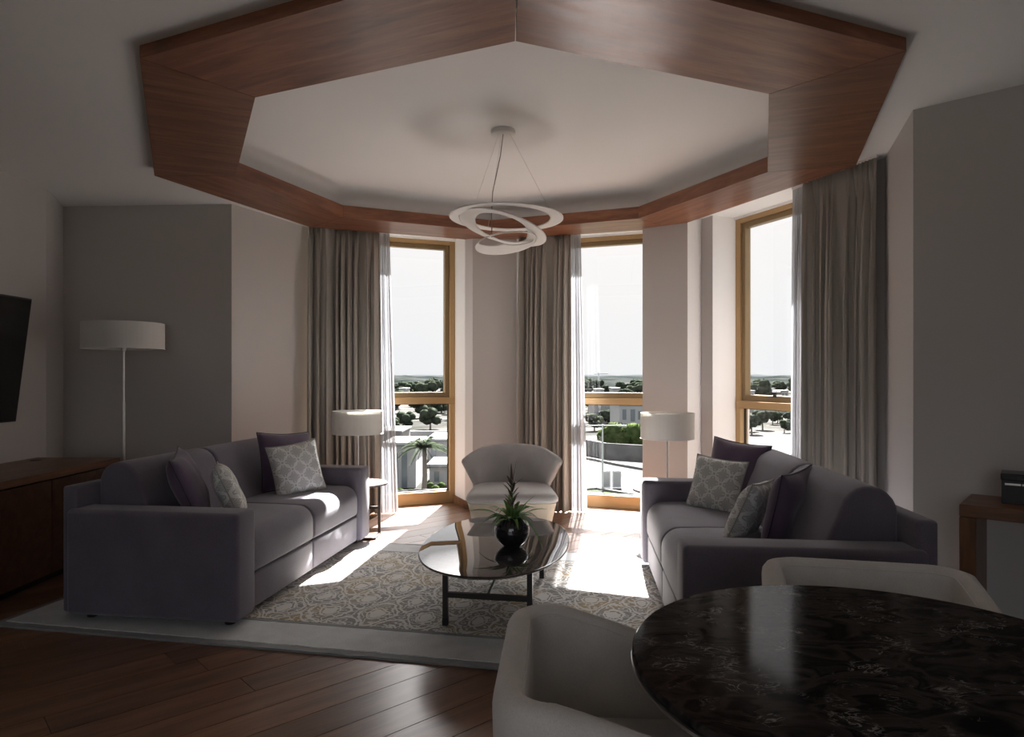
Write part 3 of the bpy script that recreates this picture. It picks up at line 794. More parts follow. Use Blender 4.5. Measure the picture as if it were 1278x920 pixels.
# ---------------- dining table and tub chairs
def dining():
    c = (.863, 1.545)
    root = empty('dining_table', (*c, 0), 0, 'round dining table with black veined marble top in the right foreground', 'table')
    r = .583; bm = lathe([(r - .03, .722), (r - .008, .727), (r, .736), (r - .001, .744), (r - .006, .75)], 128)
    ob('table_top', bm, 'marble', root, sharp=50)
    ob('metal_rim', lathe([(r - .02, .718), (r + .0012, .722), (r + .0012, .729), (r - .006, .7295)], 128), 'chrome', root)
    ob('pedestal', lathe([(.05, .03), (.045, .1), (.045, .68), (.15, .718)], 40), 'darkwood', root)
    ob('base_plate', lathe([(.27, 0), (.27, .012), (.25, .022), (.06, .03)], 64), 'darkwood', root)
dining()
def tub(loc, rz, label, W=.66, D=.58):
    root = empty('tub_chair', loc, rz, label, 'chair', 'pale upholstered tub chairs at the dining table')
    # open U path, from front left round the back to front right
    pts = []
    hw = W / 2; rc = .13
    pts += [(-hw, -D / 2 + t * (D - rc) / 8) for t in range(9)]
    pts += [(-hw + rc - rc * cos(a), D / 2 - rc + rc * sin(a)) for a in [R(11.25 * i) for i in range(1, 9)]]
    pts += [(-hw + rc + (W - 2 * rc) * t / 8, D / 2) for t in range(1, 8)]
    pts += [(hw - rc + rc * sin(a), D / 2 - rc + rc * cos(a)) for a in [R(11.25 * i) for i in range(0, 9)]]
    pts += [(hw, D / 2 - rc - t * (D - rc) / 8) for t in range(1, 9)]
    n = len(pts); loops = []
    for i, (x, y) in enumerate(pts):
        a, b = pts[max(i - 1, 0)], pts[min(i + 1, n - 1)]
        t = Vector((b[0] - a[0], b[1] - a[1], 0)).normalized(); nn = Vector((-t.y, t.x, 0))  # outward (left of travel)
        fy = max(0, (D / 2 - rc - y) / (D - rc)); zt = .765 - .145 * fy ** 1.1
        th = .068 - .012 * fy; p = Vector((x, y, 0)) - nn * th / 2
        zb = .30; fl = .012
        prof = [(th / 2 - .035, zb), (th / 2 - .018, zb + .1), (th / 2 - .006, .5), (th / 2, zt - .045), (th / 2 - .003, zt - .022), (th / 2 - .014, zt - .006), (0, zt),
                (-th / 2 + .014, zt - .006), (-th / 2 + .003, zt - .022), (-th / 2, zt - .045), (-th / 2, .5), (-th / 2 - .0, zb)]
        loops.append([p + nn * o_ + Vector((0, 0, z)) for o_, z in prof])
    # round the arm fronts
    def shrink(l, k, dy):
        c_ = sum(l, Vector()) / len(l); return [Vector((c_.x + (v.x - c_.x) * k, v.y + dy, c_.z + (v.z - c_.z) * (.9 + .1 * k))) for v in l]
    loops = [shrink(loops[0], .35, -.03), shrink(loops[0], .8, -.018)] + loops + [shrink(loops[-1], .8, -.018), shrink(loops[-1], .35, -.03)]
    bm = bmesh.new(); loft(bm, loops); ob('shell', bm, 'chair', root, sharp=60)
    # seam piping on the inner rim edge
    rim = [(l[8] + Vector((0, 0, .001))) for l in loops[2:-2]]
    ob('seam', tube(rim, .0028, 6), 'chair', root)
    prof = roundpoly([(-hw + .06, -D / 2 - .02), (hw - .06, -D / 2 - .02), (hw - .06, D / 2 - .06), (-hw + .06, D / 2 - .06)], .08, 6)
    def sc_(k, z): return [(x * k, y * k, z) for x, y in prof]
    bm = bmesh.new(); loft(bm, [sc_(.96, .335), sc_(1.0, .35), sc_(1.0, .44), sc_(.98, .462), sc_(.92, .474), sc_(.5, .482)]); ob('seat', bm, 'chair', root, sharp=60)
    bm = bmesh.new(); loft(bm, [sc_(.94, .28), sc_(.98, .335)]); ob('seat_base', bm, 'chair', root, sharp=60)
    for x, y in ((-.21, -.22), (.21, -.22), (-.21, .2), (.21, .2)):
        ob('leg', tube([(x * 1.1, y * 1.1, 0), (x, y, .29)], lambda t: .012 + .008 * t, 12), 'darkwood', root)
tub((.262, 1.60, 0), R(86), 'pale tub dining chair left of the marble table, cut by the bottom edge')
tub((1.14, 2.10, 0), R(-13), 'pale tub dining chair on the far side of the marble table facing the camera')

# ---------------- side tables and lamps
def side_table(loc, rz, label):
    root = empty('side_table', loc, rz, label, 'side table', 'round side tables beside the sofas')
    ob('table_top', lathe([(.245, .437), (.262, .443), (.264, .45), (.26, .457)], 64), 'stop', root, sharp=50)
    zt = .437
    for k in (0, 1):
        a = R(0 + 180 * k); x, y = .19 * cos(a), .19 * sin(a)
        ob('leg', B(x - .012, x + .012, y - .012, y + .012, .0, zt), 'darkwood', root)
    ob('foot_bar', bar((.19, -.005, .009), (.19, -.22, .009), .02, .016), 'darkwood', root)
    ob('foot_bar', bar((-.19, -.005, .009), (-.19, -.22, .009), .02, .016), 'darkwood', root)
    ob('crossbar', bar((-.19, 0, .235), (.19, 0, .235), .018, .022), 'darkwood', root)
    ob('stretcher', bar((-.19, -.22, .009), (.19, -.22, .009), .02, .016), 'darkwood', root)
side_table((-1.37, 6.06, 0), R(0), 'round marble side table at the far end of the left sofa by the window drape')
side_table((1.28, 5.72, 0), R(0), 'round side table mostly hidden behind the far arm of the right sofa')
def lamp(name, loc, zs, r, hs, base_r, label, group, pole_r=.008, joint=None):
    pole_r = max(pole_r, .010)
    root = empty(name, loc, 0, label, 'lamp', group)
    ob('base', lathe([(base_r, 0), (base_r, .012), (base_r - .01, .02), (.012, .024)], 48), 'chrome' if name == 'floor_lamp' else 'ring', root, sharp=50)
    if joint:
        ob('pole', tube([(0, 0, .02), (0, 0, joint)], pole_r * 1.35, 16), 'chrome', root); ob('upper_pole', tube([(0, 0, joint), (0, 0, zs + .03)], pole_r, 16), 'chrome', root)
    else: ob('pole', tube([(0, 0, .02), (0, 0, zs + .03)], pole_r, 16), 'chrome', root)
    ob('socket', lathe([(.014, zs - .02), (.018, zs - .015), (.018, zs + .05), (.01, zs + .055)], 20), 'chrome', root)
    bm = bmesh.new()
    loft(bm, [[(q * cos(2 * pi * i / 72), q * sin(2 * pi * i / 72), z) for i in range(72)] for q, z in ((r, zs), (r, zs + hs), (r - .004, zs + hs), (r - .004, zs), (r, zs))], caps=False)
    sh = ob('lamp_shade', bm, 'shade', root, sharp=40)
    ob('shade_trim', tube([((r + .001) * cos(2 * pi * i / 72), (r + .001) * sin(2 * pi * i / 72), zs + .003) for i in range(72)], .003, 5, closed=True), 'ring', sh)
    ob('diffuser', lathe([(.02, zs + hs - .02), (r - .006, zs + hs - .02), (r - .006, zs + hs - .017), (.02, zs + hs - .017)], 60), 'shade', root)
GL = 'table lamps on the side tables'
lamp('table_lamp', (-1.372, 6.06, .457), .89 - .457, .222, .205, .08, 'white drum table lamp in front of the grey drape beside the left sofa', GL)
lamp('table_lamp', (1.305, 5.72, .457), .878 - .457, .222, .217, .08, 'white drum table lamp in front of the wall pillar beside the right sofa', GL)
lamp('floor_lamp', (-3.205, 5.62, 0), 1.626, .305, .215, .15, 'tall floor lamp with wide white drum shade behind the left sofa', None, .010, 1.19)
# coaster-like lamp foot is the white disc of the left table lamp

# ---------------- cabinet, tv
def cabinet():
    root = empty('sideboard_cabinet', (-3.43, 3.1, 0), 0, 'long low walnut cabinet along the left wall under the television', 'cabinet')
    y0, y1 = .6 - 3.1, 5.385 - 3.1; x0, x1 = -.325, .335
    ob('carcass', B(x0, x1 - .045, y0 + .01, y1 - .012, .06, .712), 'walnut', root, smooth=False)
    t = ob('worktop', B(y0, y1, -x1, -x0, .712, .76, .002, 1), 'walnut_lt', root, smooth=False); t.rotation_euler = (0, 0, R(90))
    ob('plinth', B(x0 + .01, x1 - .1, y0 + .05, y1 - .05, 0, .06), 'black', root, smooth=False)
    e = [5.37 - 3.1, 4.61 - 3.1, 3.70 - 3.1, 2.79 - 3.1, 1.88 - 3.1, .97 - 3.1, y0 + .01]
    for a, b in zip(e, e[1:]):
        d = ob('door', B(x1 - .042, x1 - .018, b + .004, a - .004, .07, .70, .0015, 1), 'walnut', root, smooth=False)
    g = ob('cable_grommet', lathe([(.038, .76), (.038, .7625), (.03, .7625), (.03, .7605)], 32), 'black', root); g.location = (-.20, 5.02 - 3.1 + .17, 0)
cabinet()
def tv():
    root = empty('television', (-3.58, 4.12, 1.52), 0, 'wall television tilted downward at the left edge of the picture', 'television')
    W, Hh = 1.60, .905
    m = Matrix.Rotation(R(7.5), 4, 'Y')
    ob('screen', B(.012, .017, -W / 2 + .01, W / 2 - .01 + .06, -Hh / 2 + .012, Hh / 2 - .012, m=m), 'screen', root, smooth=False)
    ob('casing', B(-.035, .013, -W / 2, W / 2 + .06, -Hh / 2, Hh / 2, .004, 2, m=m), 'black', root, smooth=False)
    ob('wall_bracket', bar((-.12, 0, .05), (-.03, 0, .02), .35, .2), 'black', root, smooth=False)
tv()

# ---------------- console and black box on the right
def console():
    root = empty('console_table', (2.206, 3.36, 0), R(-41), 'walnut console table against the right wall with thick slab legs', 'table')
    Lc, Dc, h, t = 1.5, .40, .77, .06
    ob('table_top', B(0, Lc, 0, Dc, h - t, h, .003, 1), 'walnut_lt', root, smooth=False)
    for x in (0, Lc - .07): 
        l = ob('leg', B(0, h - t - .001, 0, Dc, 0, .07, .003, 1), 'walnut_lt', root, smooth=False); l.rotation_euler = (0, R(-90), 0); l.location = (x + .07, 0, 0)
console()
def bbox():
    c = Vector((2.206, 3.36, .77)) + Vector((cos(R(-41)), sin(R(-41)), 0)) * .155 + Vector((sin(R(41)), cos(R(41)), 0)) * .16
    root = empty('desk_organizer', c, R(-37), 'black box with silver strip standing on the console at the right edge', 'box')
    ob('body', B(0, .26, 0, .16, 0, .135, .003, 1), 'black', root, smooth=False)
    ob('lid', B(-.003, .263, -.003, .163, .118, .15, .003, 1), 'screen', root, smooth=False)
    ob('silver_strip', B(.014, .078, -.003, .0, .094, .103), 'chrome', root, smooth=False)
    ob('silver_strip', B(.083, .20, -.003, .0, .094, .103), 'chrome', root, smooth=False)
bbox()

# ---------------- drapes
def drape(name, p0, p1, folds, amp, mat, z0, z1, seed, th=.004, flare=(0, 0), label='', cat='curtain', group=None, fwd=0, hem=False):
    p0, p1 = Vector((*p0, 0)), Vector((*p1, 0)); d = p1 - p0; Ln = d.length; u = d / Ln; n = Vector((u.y, -u.x, 0))  # towards room
    if n.dot(Vector((CX, CY, 0)) - p0) < 0: n = -n
    ns, nz = folds * 14, 30; bm = bmesh.new(); G = []
    rn = random.Random(seed); ph = [rn.uniform(-.5, .5) for _ in range(folds + 2)]; am = [rn.uniform(.55, 1.2) for _ in range(folds + 2)]
    for k in range(nz + 1):
        t = k / nz; z = z1 + (z0 - z1) * t; row = []
        a_s = .35 + .65 * min(1, t * 3.0)          # pinched pleats at the heading, full below
        for i in range(ns + 1):
            s = i / ns; q = min(folds - 1e-4, max(0, s * folds + .45 * sin(pi * s) * sin(2 * pi * s * 1.7 + seed) + .18 * sin(pi * s) * sin(2 * pi * s * 4.1 + seed * 2))); f = int(min(q, folds - 1e-6)); fr = q - f
            a = am[f] * (1 - fr) + am[f + 1] * fr; o_ = ph[f] * (1 - fr) + ph[f + 1] * fr
            wv = sin(2 * pi * q + o_ + .35 * sin(2.2 * t + f)) + .22 * sin(4 * pi * q + 1.3 * f + t * 1.5)
            if t < .12: wv = wv * (t / .12) + (1 - t / .12) * (sin(4 * pi * q) * .8)
            off = amp * a * a_s * wv
            along = s * Ln + .30 * amp * sin(4 * pi * q + .5) * a_s
            w0 = (s - .5)
            along += flare[0] * t * (1 - s) * -1 + flare[1] * t * s
            row.append(bm.verts.new(p0 + u * along + n * (off + fwd * t * t) + Vector((0, 0, z + (.004 * noise.noise((q, 1, 2)) if k == nz else 0)))))
        G.append(row)
    for k in range(nz):
        for i in range(ns): bm.faces.new((G[k][i], G[k][i + 1], G[k + 1][i + 1], G[k + 1][i]))
    root = empty(name, tuple(p0), 0, label, cat, group)
    o = ob('cloth', bm, mat, root, sharp=0); o.location = (-p0.x, -p0.y, 0)
    if th: m = o.modifiers.new('s', 'SOLIDIFY'); m.thickness = th; m.offset = 0
    e0, e1 = p0 - p0, (p1 - p0)
    zt = H_CEIL - .012
    ob('curtain_track', bar((e0.x, e0.y, zt), (e1.x, e1.y, zt), .022, .02), 'ring', root)
    if hem:
        bm = bmesh.new()
        for i in range(folds * 2):
            v = p0 + u * (Ln * (i + .5) / (folds * 2)) + n * (fwd + .0) - p0
            bmesh.ops.create_icosphere(bm, subdivisions=1, radius=.006, matrix=Matrix.Translation((v.x, v.y, .007)))
        ob('hem_weights', bm, 'ring', root)
    return root
GD, GS = 'heavy grey drapes', 'white sheer curtains'
ZC = H_CEIL - .02
drape('drape', (-2.04, 6.80), (-1.36, 6.98), 9, .085, 'drape', .012, ZC, 1, label='heavy grey drape left of the left window behind the table lamp', group=GD, fwd=.05, flare=(0, .02))
drape('sheer_curtain', (-1.38, 7.02), (-1.27, 7.05), 3, .030, 'sheer', .01, ZC, 2, th=0, label='white sheer curtain at the left window beside the side table', cat='curtain', group=GS, flare=(-.02, .08), fwd=.10)
drape('drape', (.07, 7.16), (.60, 7.00), 8, .070, 'drape', .012, ZC, 3, label='heavy grey drape in the middle behind the slipper chair', group=GD, hem=True)
drape('sheer_curtain', (.60, 7.10), (.71, 7.06), 3, .030, 'sheer', .01, ZC, 4, th=0, label='white sheer curtain at the middle window right of the slipper chair', group=GS, flare=(0, .07), fwd=.03)
drape('drape', (2.50, 4.66), (2.265, 5.30), 9, .066, 'drape', .012, ZC, 5, label='heavy grey drape at the right window behind the right sofa', group=GD)
drape('sheer_curtain', (2.30, 5.36), (2.255, 5.47), 3, .022, 'sheer', .01, ZC, 6, th=0, label='white sheer curtain at the right window beside the widest drape', group=GS, flare=(0, .04))

# ---------------- pendant
def pendant():
    cx_, cy_ = -.063, 4.90
    root = empty('pendant_lamp', (cx_, cy_, RECESS), 0, 'white spiral ribbon pendant lamp hanging from the raised ceiling', 'lamp')
    z = lambda q: q - RECESS
    ob('canopy', lathe([(.085, 0), (.088, -.012), (.088, -.03), (.08, -.036), (.01, -.038)][::-1], 40), 'ring', root, sharp=50)
    def ribbon(name, c, ro, w, tiltx, tilty, rot=0, cup=0, a0=0, a1=360, thick=.006, n=96, m_=8):
        """flat ring with varying width w(a); tilted"""
        bm = bmesh.new(); rows = []
        full = abs(a1 - a0) >= 360
        for i in range(n + 1):
            a = R(a0 + (a1 - a0) * i / n); ww = w(a); row = []
            for j in range(m_ + 1):
                t = j / m_; r = ro - ww * t
                row.append(bm.verts.new((r * cos(a), r * sin(a), cup * (t - 0) ** 1 - cup * .6 * t * t)))
            rows.append(row)
        for i in range(n):
            for j in range(m_): bm.faces.new((rows[i][j], rows[i + 1][j], rows[i + 1][j + 1], rows[i][j + 1]))
        if full: bmesh.ops.remove_doubles(bm, verts=bm.verts, dist=1e-5)
        o = ob(name, bm, 'ring', root, sharp=0)
        o.location = (c[0], c[1], z(c[2])); o.rotation_euler = (R(tiltx), R(tilty), R(rot))
        md = o.modifiers.new('s', 'SOLIDIFY'); md.thickness = thick; return o
    # upper ring: wide at its left, where the second ribbon leaves it
    ribbon('upper_ring', (.022, 0, 2.545), .41, lambda a: .075 + .055 * max(0, -cos(a)) ** 2 + .02 * max(0, cos(a)) ** 3, -1, 1.0)
    ribbon('middle_ring', (-.005, -.03, 2.465), .325, lambda a: .055 + .07 * max(0, -cos(a)) ** 2 + .085 * max(0, cos(a)) ** 2, -7, 15, 0, 0)
    ribbon('lower_ring', (.02, -.03, 2.352), .225, lambda a: .022 + .17 * max(0, sin(a - .3)) ** 1.1, -8, -8, 0, .03)
    P0 = Vector((0, 0, -.036))
    for q in ((-.20, -.26, z(2.54)), (.33, -.18, z(2.545)), (-.12, .33, z(2.545))):
        ob('suspension_wire', tube([P0 + Vector((q[0] * .15, q[1] * .15, 0)), q], .0011, 5), 'chrome', root)
    ob('power_cable', tube([(0, -.03, -.036), (-.02, -.03, -.19), (-.075, -.03, -.45), (-.083, -.04, -.62), (-.08, -.06, -.78)], .003, 6), 'cable', root)
pendant()

# ================================================================ OUTSIDE
GZ = -10.0
def gp(u, v, z=GZ):           # surveyed spot: a point of the ground seen at that bearing and depression
    d = 850 * (CAMZ - z) / (v - 470); return ((u - 639) / 850 * d, d)
def noisy(name, stops, scale, rough=.9, ms=None):
    stops = [(p, tuple(v * .76 for v in c)) for p, c in stops]; m = newmat(name, stops[0][1], rough); nt, b = nodes(m)
    b.inputs['Specular IOR Level'].default_value = 0; n = tex(nt, 'ShaderNodeTexNoise', scale, None, ms, Detail=5)
    L(nt, ramp(nt, n, stops), b.inputs['Base Color']); return m
M['ground'] = noisy('town_ground', [(.36, (.030, .032, .026)), (.47, (.055, .055, .050)), (.55, (.10, .098, .092)), (.66, (.042, .044, .036))], .045)
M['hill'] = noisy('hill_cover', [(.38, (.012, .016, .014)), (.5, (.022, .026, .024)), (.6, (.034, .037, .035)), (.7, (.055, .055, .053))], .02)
M['hillfar'] = noisy('far_hill_haze', [(.35, (.04, .045, .048)), (.65, (.055, .060, .063))], .006)  # pale bluish tone carries the distance haze in the colour
M['asphalt'] = noisy('pale_road', [(.4, (.105, .105, .104)), (.6, (.13, .13, .127))], .3)
M['plaster'] = newmat('white_plaster', (.28, .28, .28), .9)
M['plaster2'] = newmat('cream_plaster', (.19, .185, .18), .9)
M['darkgl'] = newmat('dark_window', (.10, .12, .13), .2)  # dark panes of the houses outside
M['conc'] = noisy('concrete_wall', [(.4, (.14, .14, .137)), (.6, (.19, .19, .185))], .4)
M['tree1'] = noisy('tree_dark', [(.4, (.025, .033, .024)), (.6, (.045, .055, .039))], .9)
M['tree2'] = noisy('tree_mid', [(.4, (.036, .045, .033)), (.6, (.065, .074, .052))], .9)
M['bush'] = noisy('bush_green', [(.4, (.035, .055, .02)), (.6, (.07, .095, .035))], 1.2)
M['trunk'] = newmat('tree_trunk', (.14, .12, .10), .9)
M['frond'] = newmat('palm_frond', (.05, .065, .04), .9); M['frond'].node_tree.nodes['Principled BSDF'].inputs['Specular IOR Level'].default_value = 0
M['pole'] = newmat('lamp_post_grey', (.42, .43, .44), .5)
bm = bmesh.new(); 
vs = [bm.verts.new(p) for p in ((-1800, -900, GZ), (1800, -900, GZ), (1800, 1400, GZ), (-1800, 1400, GZ))]; bm.faces.new(vs)
g = ob('ground', bm, 'ground', smooth=False); tag(g, kind='structure')
def hills(name, d0, base, hgt, mat, seed, x0, x1, wl):
    bm = bmesh.new(); n = 160; rows = []
    for k, (dd, f) in enumerate(((0, 0), (60, .35), (140, .75), (220, 1.0), (420, .6))):
        row = []
        for i in range(n + 1):
            x = x0 + (x1 - x0) * i / n
            h = hgt * (.72 + .38 * noise.noise((x / wl, seed, 0)) + .10 * noise.noise((x / (wl * .12), seed, 3)))
            row.append(bm.verts.new((x, d0 + dd + 25 * noise.noise((x / 90, k, seed)), base + (h - base) * f + (3 * noise.noise((x / 25, k * 3, seed)) if f > 0 else 0))))
        rows.append(row)
    for a, b in zip(rows, rows[1:]):
        for i in range(n): bm.faces.new((a[i], a[i + 1], b[i + 1], b[i]))
    return tag(ob(name, bm, mat, sharp=0), kind='structure')
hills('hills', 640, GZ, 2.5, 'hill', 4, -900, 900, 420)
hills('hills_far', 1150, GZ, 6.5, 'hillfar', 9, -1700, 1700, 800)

def blob(bm, c, r, seed, sub=2, sq=.85):
    b2 = bmesh.new(); bmesh.ops.create_icosphere(b2, subdivisions=sub, radius=r)
    for v in b2.verts:
        k = 1 + .35 * noise.noise(v.co * (2.2 / r) + Vector((seed, 0, 0))) + .22 * noise.noise(v.co * (6 / r) + Vector((0, seed, 0)))
        v.co = Vector((v.co.x * k, v.co.y * k, v.co.z * k * sq)) + Vector(c)
    join(bm, b2)
def leafcloud(c_list, n, size, seed):
    rn = random.Random(seed); bm = bmesh.new()
    for c, r in c_list:
        for _ in range(int(n * r * r)):
            d = Vector((rn.gauss(0, 1), rn.gauss(0, 1), rn.gauss(0, 1))).normalized() * r * rn.uniform(.75, 1.12)
            p = Vector(c) + Vector((d.x, d.y, d.z * .85)); a = Vector((rn.gauss(0, 1), rn.gauss(0, 1), rn.gauss(0, 1))).normalized(); b = a.orthogonal().normalized()
            s = size * rn.uniform(.6, 1.3)
            bm.faces.new([bm.verts.new(p + a * s), bm.verts.new(p + b * s * .6), bm.verts.new(p - a * s * .8), bm.verts.new(p - b * s * .6)])
    return bm
def tree_proto(seed, h=8.0, mat='tree1', near=False):
    rn = random.Random(seed); root = empty('tree', (0, 0, GZ))
    cl = []
    for k in range(10):
        a = rn.uniform(0, 2 * pi); q = rn.uniform(.05, .36) * h; cl.append(((q * cos(a), q * sin(a), h * rn.uniform(.2, .80 - .5 * q / h)), h * rn.uniform(.15, .24)))
    bm = bmesh.new()
    for c, r in cl: blob(bm, c, r * .95, seed + r, 2)
    b2 = leafcloud(cl, 14 if near else 9, .30, seed); join(bm, b2)
    ob('crown', bm, mat, root, sharp=0)
    ob('trunk', tube([(0, 0, 0), (.1, 0, h * .3), (.0, .1, h * .6)], lambda t: .28 * (1 - .6 * t), 7), 'trunk', root)
    return root
protos = [tree_proto(11, 8, 'tree1'), tree_proto(23, 8, 'tree2'), tree_proto(37, 8, 'tree1')]
used = set(); taken = []
def put_tree(x, y, k, s, label, group, z=GZ, sz=1):
    if any((x - a) ** 2 + (y - b) ** 2 < (4.2 * s + c) ** 2 for a, b, c in taken): return
    taken.append((x, y, 4.2 * s))
    p = protos[k]
    if k not in used: used.add(k); o = p
    else: o = copytree(p)
    o.location = (x, y, z); o.scale = (s, s, s * sz); o.rotation_euler = (0, 0, random.uniform(0, 6.28)); tag(o, label, 'tree', group); return o
def house(name, u0, u1, v, h, depth, mat, label, wins, roofh=.25, cat='building', group=None, wh=1.2, z0=GZ):
    x0, y0 = gp(u0, v); x1 = x0 + (u1 - u0) / 850 * y0; W = x1 - x0
    for t in (0, .25, .5, .75, 1): taken.append((x0 + W * t, y0 + depth / 2, depth / 2 + .5))
    root = empty(name, (x0, y0, GZ), 0, label, cat, group)
    ob('walls', B(0, W, 0, depth, 0, h), mat, root, smooth=False)
    ob('roof', B(-.25, W + .25, -.25, depth + .25, h, h + roofh), mat, root, smooth=False)
    ob('roof_edge', B(-.28, W + .28, -.28, -.2, h - .12, h), 'conc', root, smooth=False)
    for (a, b, c, d) in wins:
        f = ob('window', B(a * W, b * W, -.06, .02, c * h, d * h), 'darkgl', root, smooth=False)
        ob('window_frame', B(a * W - .05, b * W + .05, -.04, .01, d * h, d * h + .08), 'plaster2', f, smooth=False)
    return root
house('villa', 480, 519, 609, 4.4, 7, 'plaster', 'white flat roofed villa with grey shutters outside the left window', [(.30, .42, .1, .8), (.55, .72, .0, .82), (.08, .2, .3, .7)])
house('villa', 536, 566, 606, 2.0, 6, 'plaster', 'small low white outbuilding right of the palm outside the left window', [(.2, .4, .2, .7)])
house('villa', 534, 575, 580, 3.1, 10, 'plaster', 'broad white house behind the palm outside the left window', [(.1, .25, .3, .7), (.6, .8, .3, .7)])
house('villa', 470, 500, 560, 2.6, 10, 'plaster2', 'cream house half hidden by the sheer curtain outside the left window', [(.2, .5, .3, .7)])
house('villa', 773, 812, 547, 6.2, 12, 'plaster', 'white two storey building with dark windows above the green hedge', [(.10, .22, .55, .85), (.36, .5, .5, .85), (.6, .7, .55, .8), (.1, .22, .1, .4), (.42, .6, .1, .4)])
house('villa', 742, 768, 530, 6.5, 12, 'plaster2', 'tall cream building behind the street trees outside the middle window', [(.15, .3, .6, .85), (.5, .7, .6, .85), (.15, .3, .2, .45), (.5, .7, .2, .45)])
house('villa', 948, 985, 516, 3.6, 14, 'plaster', 'long white building behind the car park trees outside the right window', [(.1, .3, .3, .7), (.5, .9, .3, .7)])
for i, (u, v, w_) in enumerate(((498, 503, 8), (546, 499, 12), (556, 511, 9), (515, 508, 7), (744, 497, 10), (790, 496, 14), (765, 501, 9), (955, 496, 12), (975, 500, 9), (930, 503, 12), (600, 500, 12), (690, 505, 10), (1010, 500, 11))):
    house('house', u, u + w_, v, random.Random(i).uniform(4, 6.5), 12, 'plaster', 'small white house far off among the trees near the horizon', [(.15, .35, .35, .75), (.6, .8, .35, .75)], group='far white houses')
rn = random.Random(21)
for i in range(150):
    u = 380 + i * 5.4 + rn.uniform(-6, 6); v = rn.uniform(489, 505); x, y = gp(u, v)
    w_ = 'left' if u < 640 else 'middle' if u < 870 else 'right'
    put_tree(x, y, i % 3, rn.uniform(1.0, 1.75), 'distant tree in the wooded belt below the horizon outside the %s window' % w_, 'distant belt trees outside the %s window' % w_)
for i in range(60):
    u = 440 + i * 5.2 + rn.uniform(-3, 3); v = rn.uniform(508, 530); x, y = gp(u, v)
    if 735 < u: continue
    put_tree(x, y, i % 3, rn.uniform(.85, 1.15), 'dark tree in the grove behind the white villas', 'trees of the grove behind the villas')
for i, (u, v, s) in enumerate(((488, 541, .95), (503, 538, 1.1), (520, 537, 1.2), (537, 536, 1.3), (552, 538, 1.0))):
    x, y = gp(u, v); put_tree(x, y, (i + 1) % 3, s * .62, 'bushy tree %s outside the left window above the long white wall' % ('at the far left', 'second from the left', 'in the middle', 'second from the right', 'at the far right')[i], 'trees along the long white wall')
for i, (u, v) in enumerate(((748, 548), (742, 538), (757, 532), (730, 545))):
    x, y = gp(u, v); put_tree(x, y, i % 3, .62, 'grey green street tree beside the road outside the middle window', 'street trees by the road')
for i in range(14):
    u = 930 + i * 7 + rn.uniform(-2, 2); v = rn.uniform(528, 545); x, y = gp(u, v)
    put_tree(x, y, 1 + i % 2, rn.uniform(.45, .7), 'olive green tree at the edge of the car park outside the right window', 'trees by the car park')

def strip(name, pts, z0, z1, th, mat, label, cat):
    bm = bmesh.new()
    for p, q in zip(pts, pts[1:]): bar((*p, (z0 + z1) / 2), (*q, (z0 + z1) / 2), th, z1 - z0, bm)
    return tag(ob(name, bm, mat, smooth=False), label, cat)
strip('boundary_wall', [gp(470, 549), gp(575, 549)], GZ, GZ + 1.6, .4, 'plaster', 'long white garden wall in front of the dark trees outside the left window', 'wall')
strip('garden_wall', [gp(470, 627), gp(580, 622)], GZ, GZ + 1.0, .3, 'conc', 'grey garden wall at the foot of the palm outside the left window', 'wall')
strip('retaining_wall', [gp(725, 566), gp(757, 573), gp(815, 577)], GZ, GZ + 2.2, .4, 'conc', 'grey concrete wall along the road under the green hedge', 'wall')
# road
bm = bmesh.new(); P = [gp(690, 572), gp(757, 574), gp(840, 580), gp(850, 626), gp(745, 613.5), gp(700, 615), gp(660, 618)]
prism(P, GZ + .02, GZ + .10, bm); tag(ob('road', bm, 'asphalt', smooth=False), 'pale sunlit road outside the middle window', 'road')
strip('kerb', [gp(700, 568), gp(742, 576), gp(770, 582), gp(815, 590)], GZ + .1, GZ + .4, .5, 'conc', 'dark kerb running diagonally across the pale road', 'kerb')
strip('kerb', [gp(712, 614), gp(745, 612), gp(815, 624)], GZ + .1, GZ + .3, .4, 'conc', 'low kerb at the near side of the road beside the grass', 'kerb')
bm = bmesh.new(); prism([gp(700, 616), gp(745, 614), gp(830, 627), gp(850, 680), gp(690, 680)], GZ + .03, GZ + .14, bm)
tag(ob('verge', bm, 'bush', smooth=False), 'grass verge nearest the building outside the middle window', 'grass')
bm = bmesh.new(); prism([gp(900, 545), gp(1010, 540), gp(1040, 585), gp(900, 590)], GZ + .02, GZ + .10, bm)
tag(ob('car_park', bm, 'asphalt', smooth=False), 'open pale car park outside the right window', 'car park')
# hedge
bm = bmesh.new(); x0, y0 = gp(762, 566); x1, y1 = gp(812, 568); hd = []
for i in range(9):
    t = i / 8; hd.append(((x0 + (x1 - x0) * t, y0 + 1 + (y1 - y0) * t, GZ + 2.6 + .5 * sin(i * 1.7)), 1.75))
for c, r in hd: blob(bm, c, r, c[0], 2)
join(bm, leafcloud(hd, 60, .22, 3)); tag(ob('hedge', bm, 'bush', sharp=0), 'bright green hedge above the concrete wall outside the middle window', 'hedge')
for u, v, q in ((536.2, 611, 'left of the three by the low outbuilding'), (543.6, 615, 'middle of the three by the low outbuilding'), (551, 611, 'right of the three by the low outbuilding'), (500, 619, 'at the corner of the white villa'), (512, 620, 'before the white villa nearest the palm')):
    x, y = gp(u, v); bm = bmesh.new(); blob(bm, (0, 0, .38), .42, x, 2); join(bm, leafcloud([((0, 0, .38), .42)], 260, .08, int(u)))
    o = tag(ob('shrub', bm, 'bush', sharp=0), 'light green shrub ' + q, 'shrub', 'garden shrubs by the villas'); o.location = (x, y, GZ)
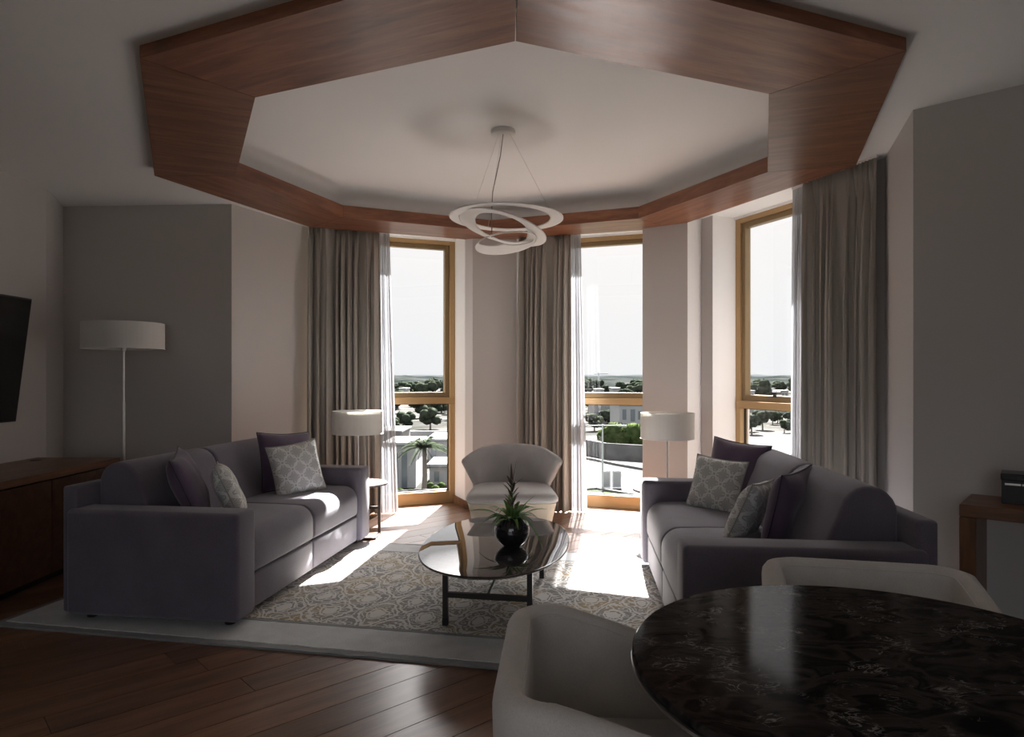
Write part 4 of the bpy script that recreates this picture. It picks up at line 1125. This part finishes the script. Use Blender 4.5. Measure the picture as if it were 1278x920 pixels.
# palm
def palm(u, v, h, label):
    x, y = gp(u, v); root = empty('palm_tree', (x, y, GZ), 0, label, 'tree')
    ob('trunk', tube([(0, 0, 0), (.1, 0, h * .4), (.05, 0, h)], lambda t: .27 - .08 * t, 10), 'trunk', root)
    rn = random.Random(2)
    for k in range(34):
        az = k * 2.4; up = R(rn.uniform(-25, 75)); ln = rn.uniform(2.0, 2.7); bm = bmesh.new()
        d = Vector((cos(az), sin(az), 0)); s = Vector((-sin(az), cos(az), 0)); pv = None
        pts = [d * (ln * t * cos(up)) + Vector((0, 0, h + ln * (sin(up) * t - .55 * t * t))) for t in [i / 9 for i in range(10)]]
        tube(pts, .03, 4, bm)
        for i in range(1, 10):
            for sg in (1, -1):
                for o_ in (0, .5):
                    p = pts[i - 1].lerp(pts[i], 1 - o_); q = p + s * sg * .55 * (1 - .04 * i) + d * .25 + Vector((0, 0, -.18))
                    bm.faces.new([bm.verts.new(p + d * .05), bm.verts.new(q), bm.verts.new(p - d * .05)])
        ob('frond', bm, 'frond', root, sharp=0)
palm(529, 618, 4.6, 'tall palm tree between the white villas outside the left window')
# street lamp, sign, crane
x, y = gp(752, 612); root = empty('street_lamp', (x, y, GZ), 0, 'grey street lamp post beside the road outside the middle window', 'street lamp')
ob('post', tube([(0, 0, 0), (0, 0, 6.6)], lambda t: .13 - .06 * t, 10), 'pole', root)
ob('arm', bar((-2.2, 0, 6.5), (2.2, 0, 6.5), .09, .09), 'pole', root)
for s in (-1, 1): ob('lamp_head', B(s * 2.0 - .4, s * 2.0 + .4, -.15, .15, 6.38, 6.52), 'plaster', root)
x, y = gp(754, 613); root = empty('sign_board', (x - .1, y + 1.2, GZ), 0, 'small framed notice board at the foot of the street lamp', 'sign')
for q in (0, 1.1): 
    ob('frame', B(q, q + .9, -.03, .03, .15, 1.85), 'pole', root, smooth=False); ob('panel', B(q + .12, q + .78, -.05, -.032, .3, 1.7), 'plaster', root, smooth=False)
x, y = gp(747, 485); root = empty('tower_crane', (x, y, GZ), 0, 'thin tower crane on the horizon outside the middle window', 'crane')
ob('mast', B(-.6, .6, -.6, .6, 0, 15), 'pole', root, smooth=False); ob('jib', bar((-4, 0, 13.6), (9, 0, 14.2), .6, .7), 'pole', root, smooth=False)
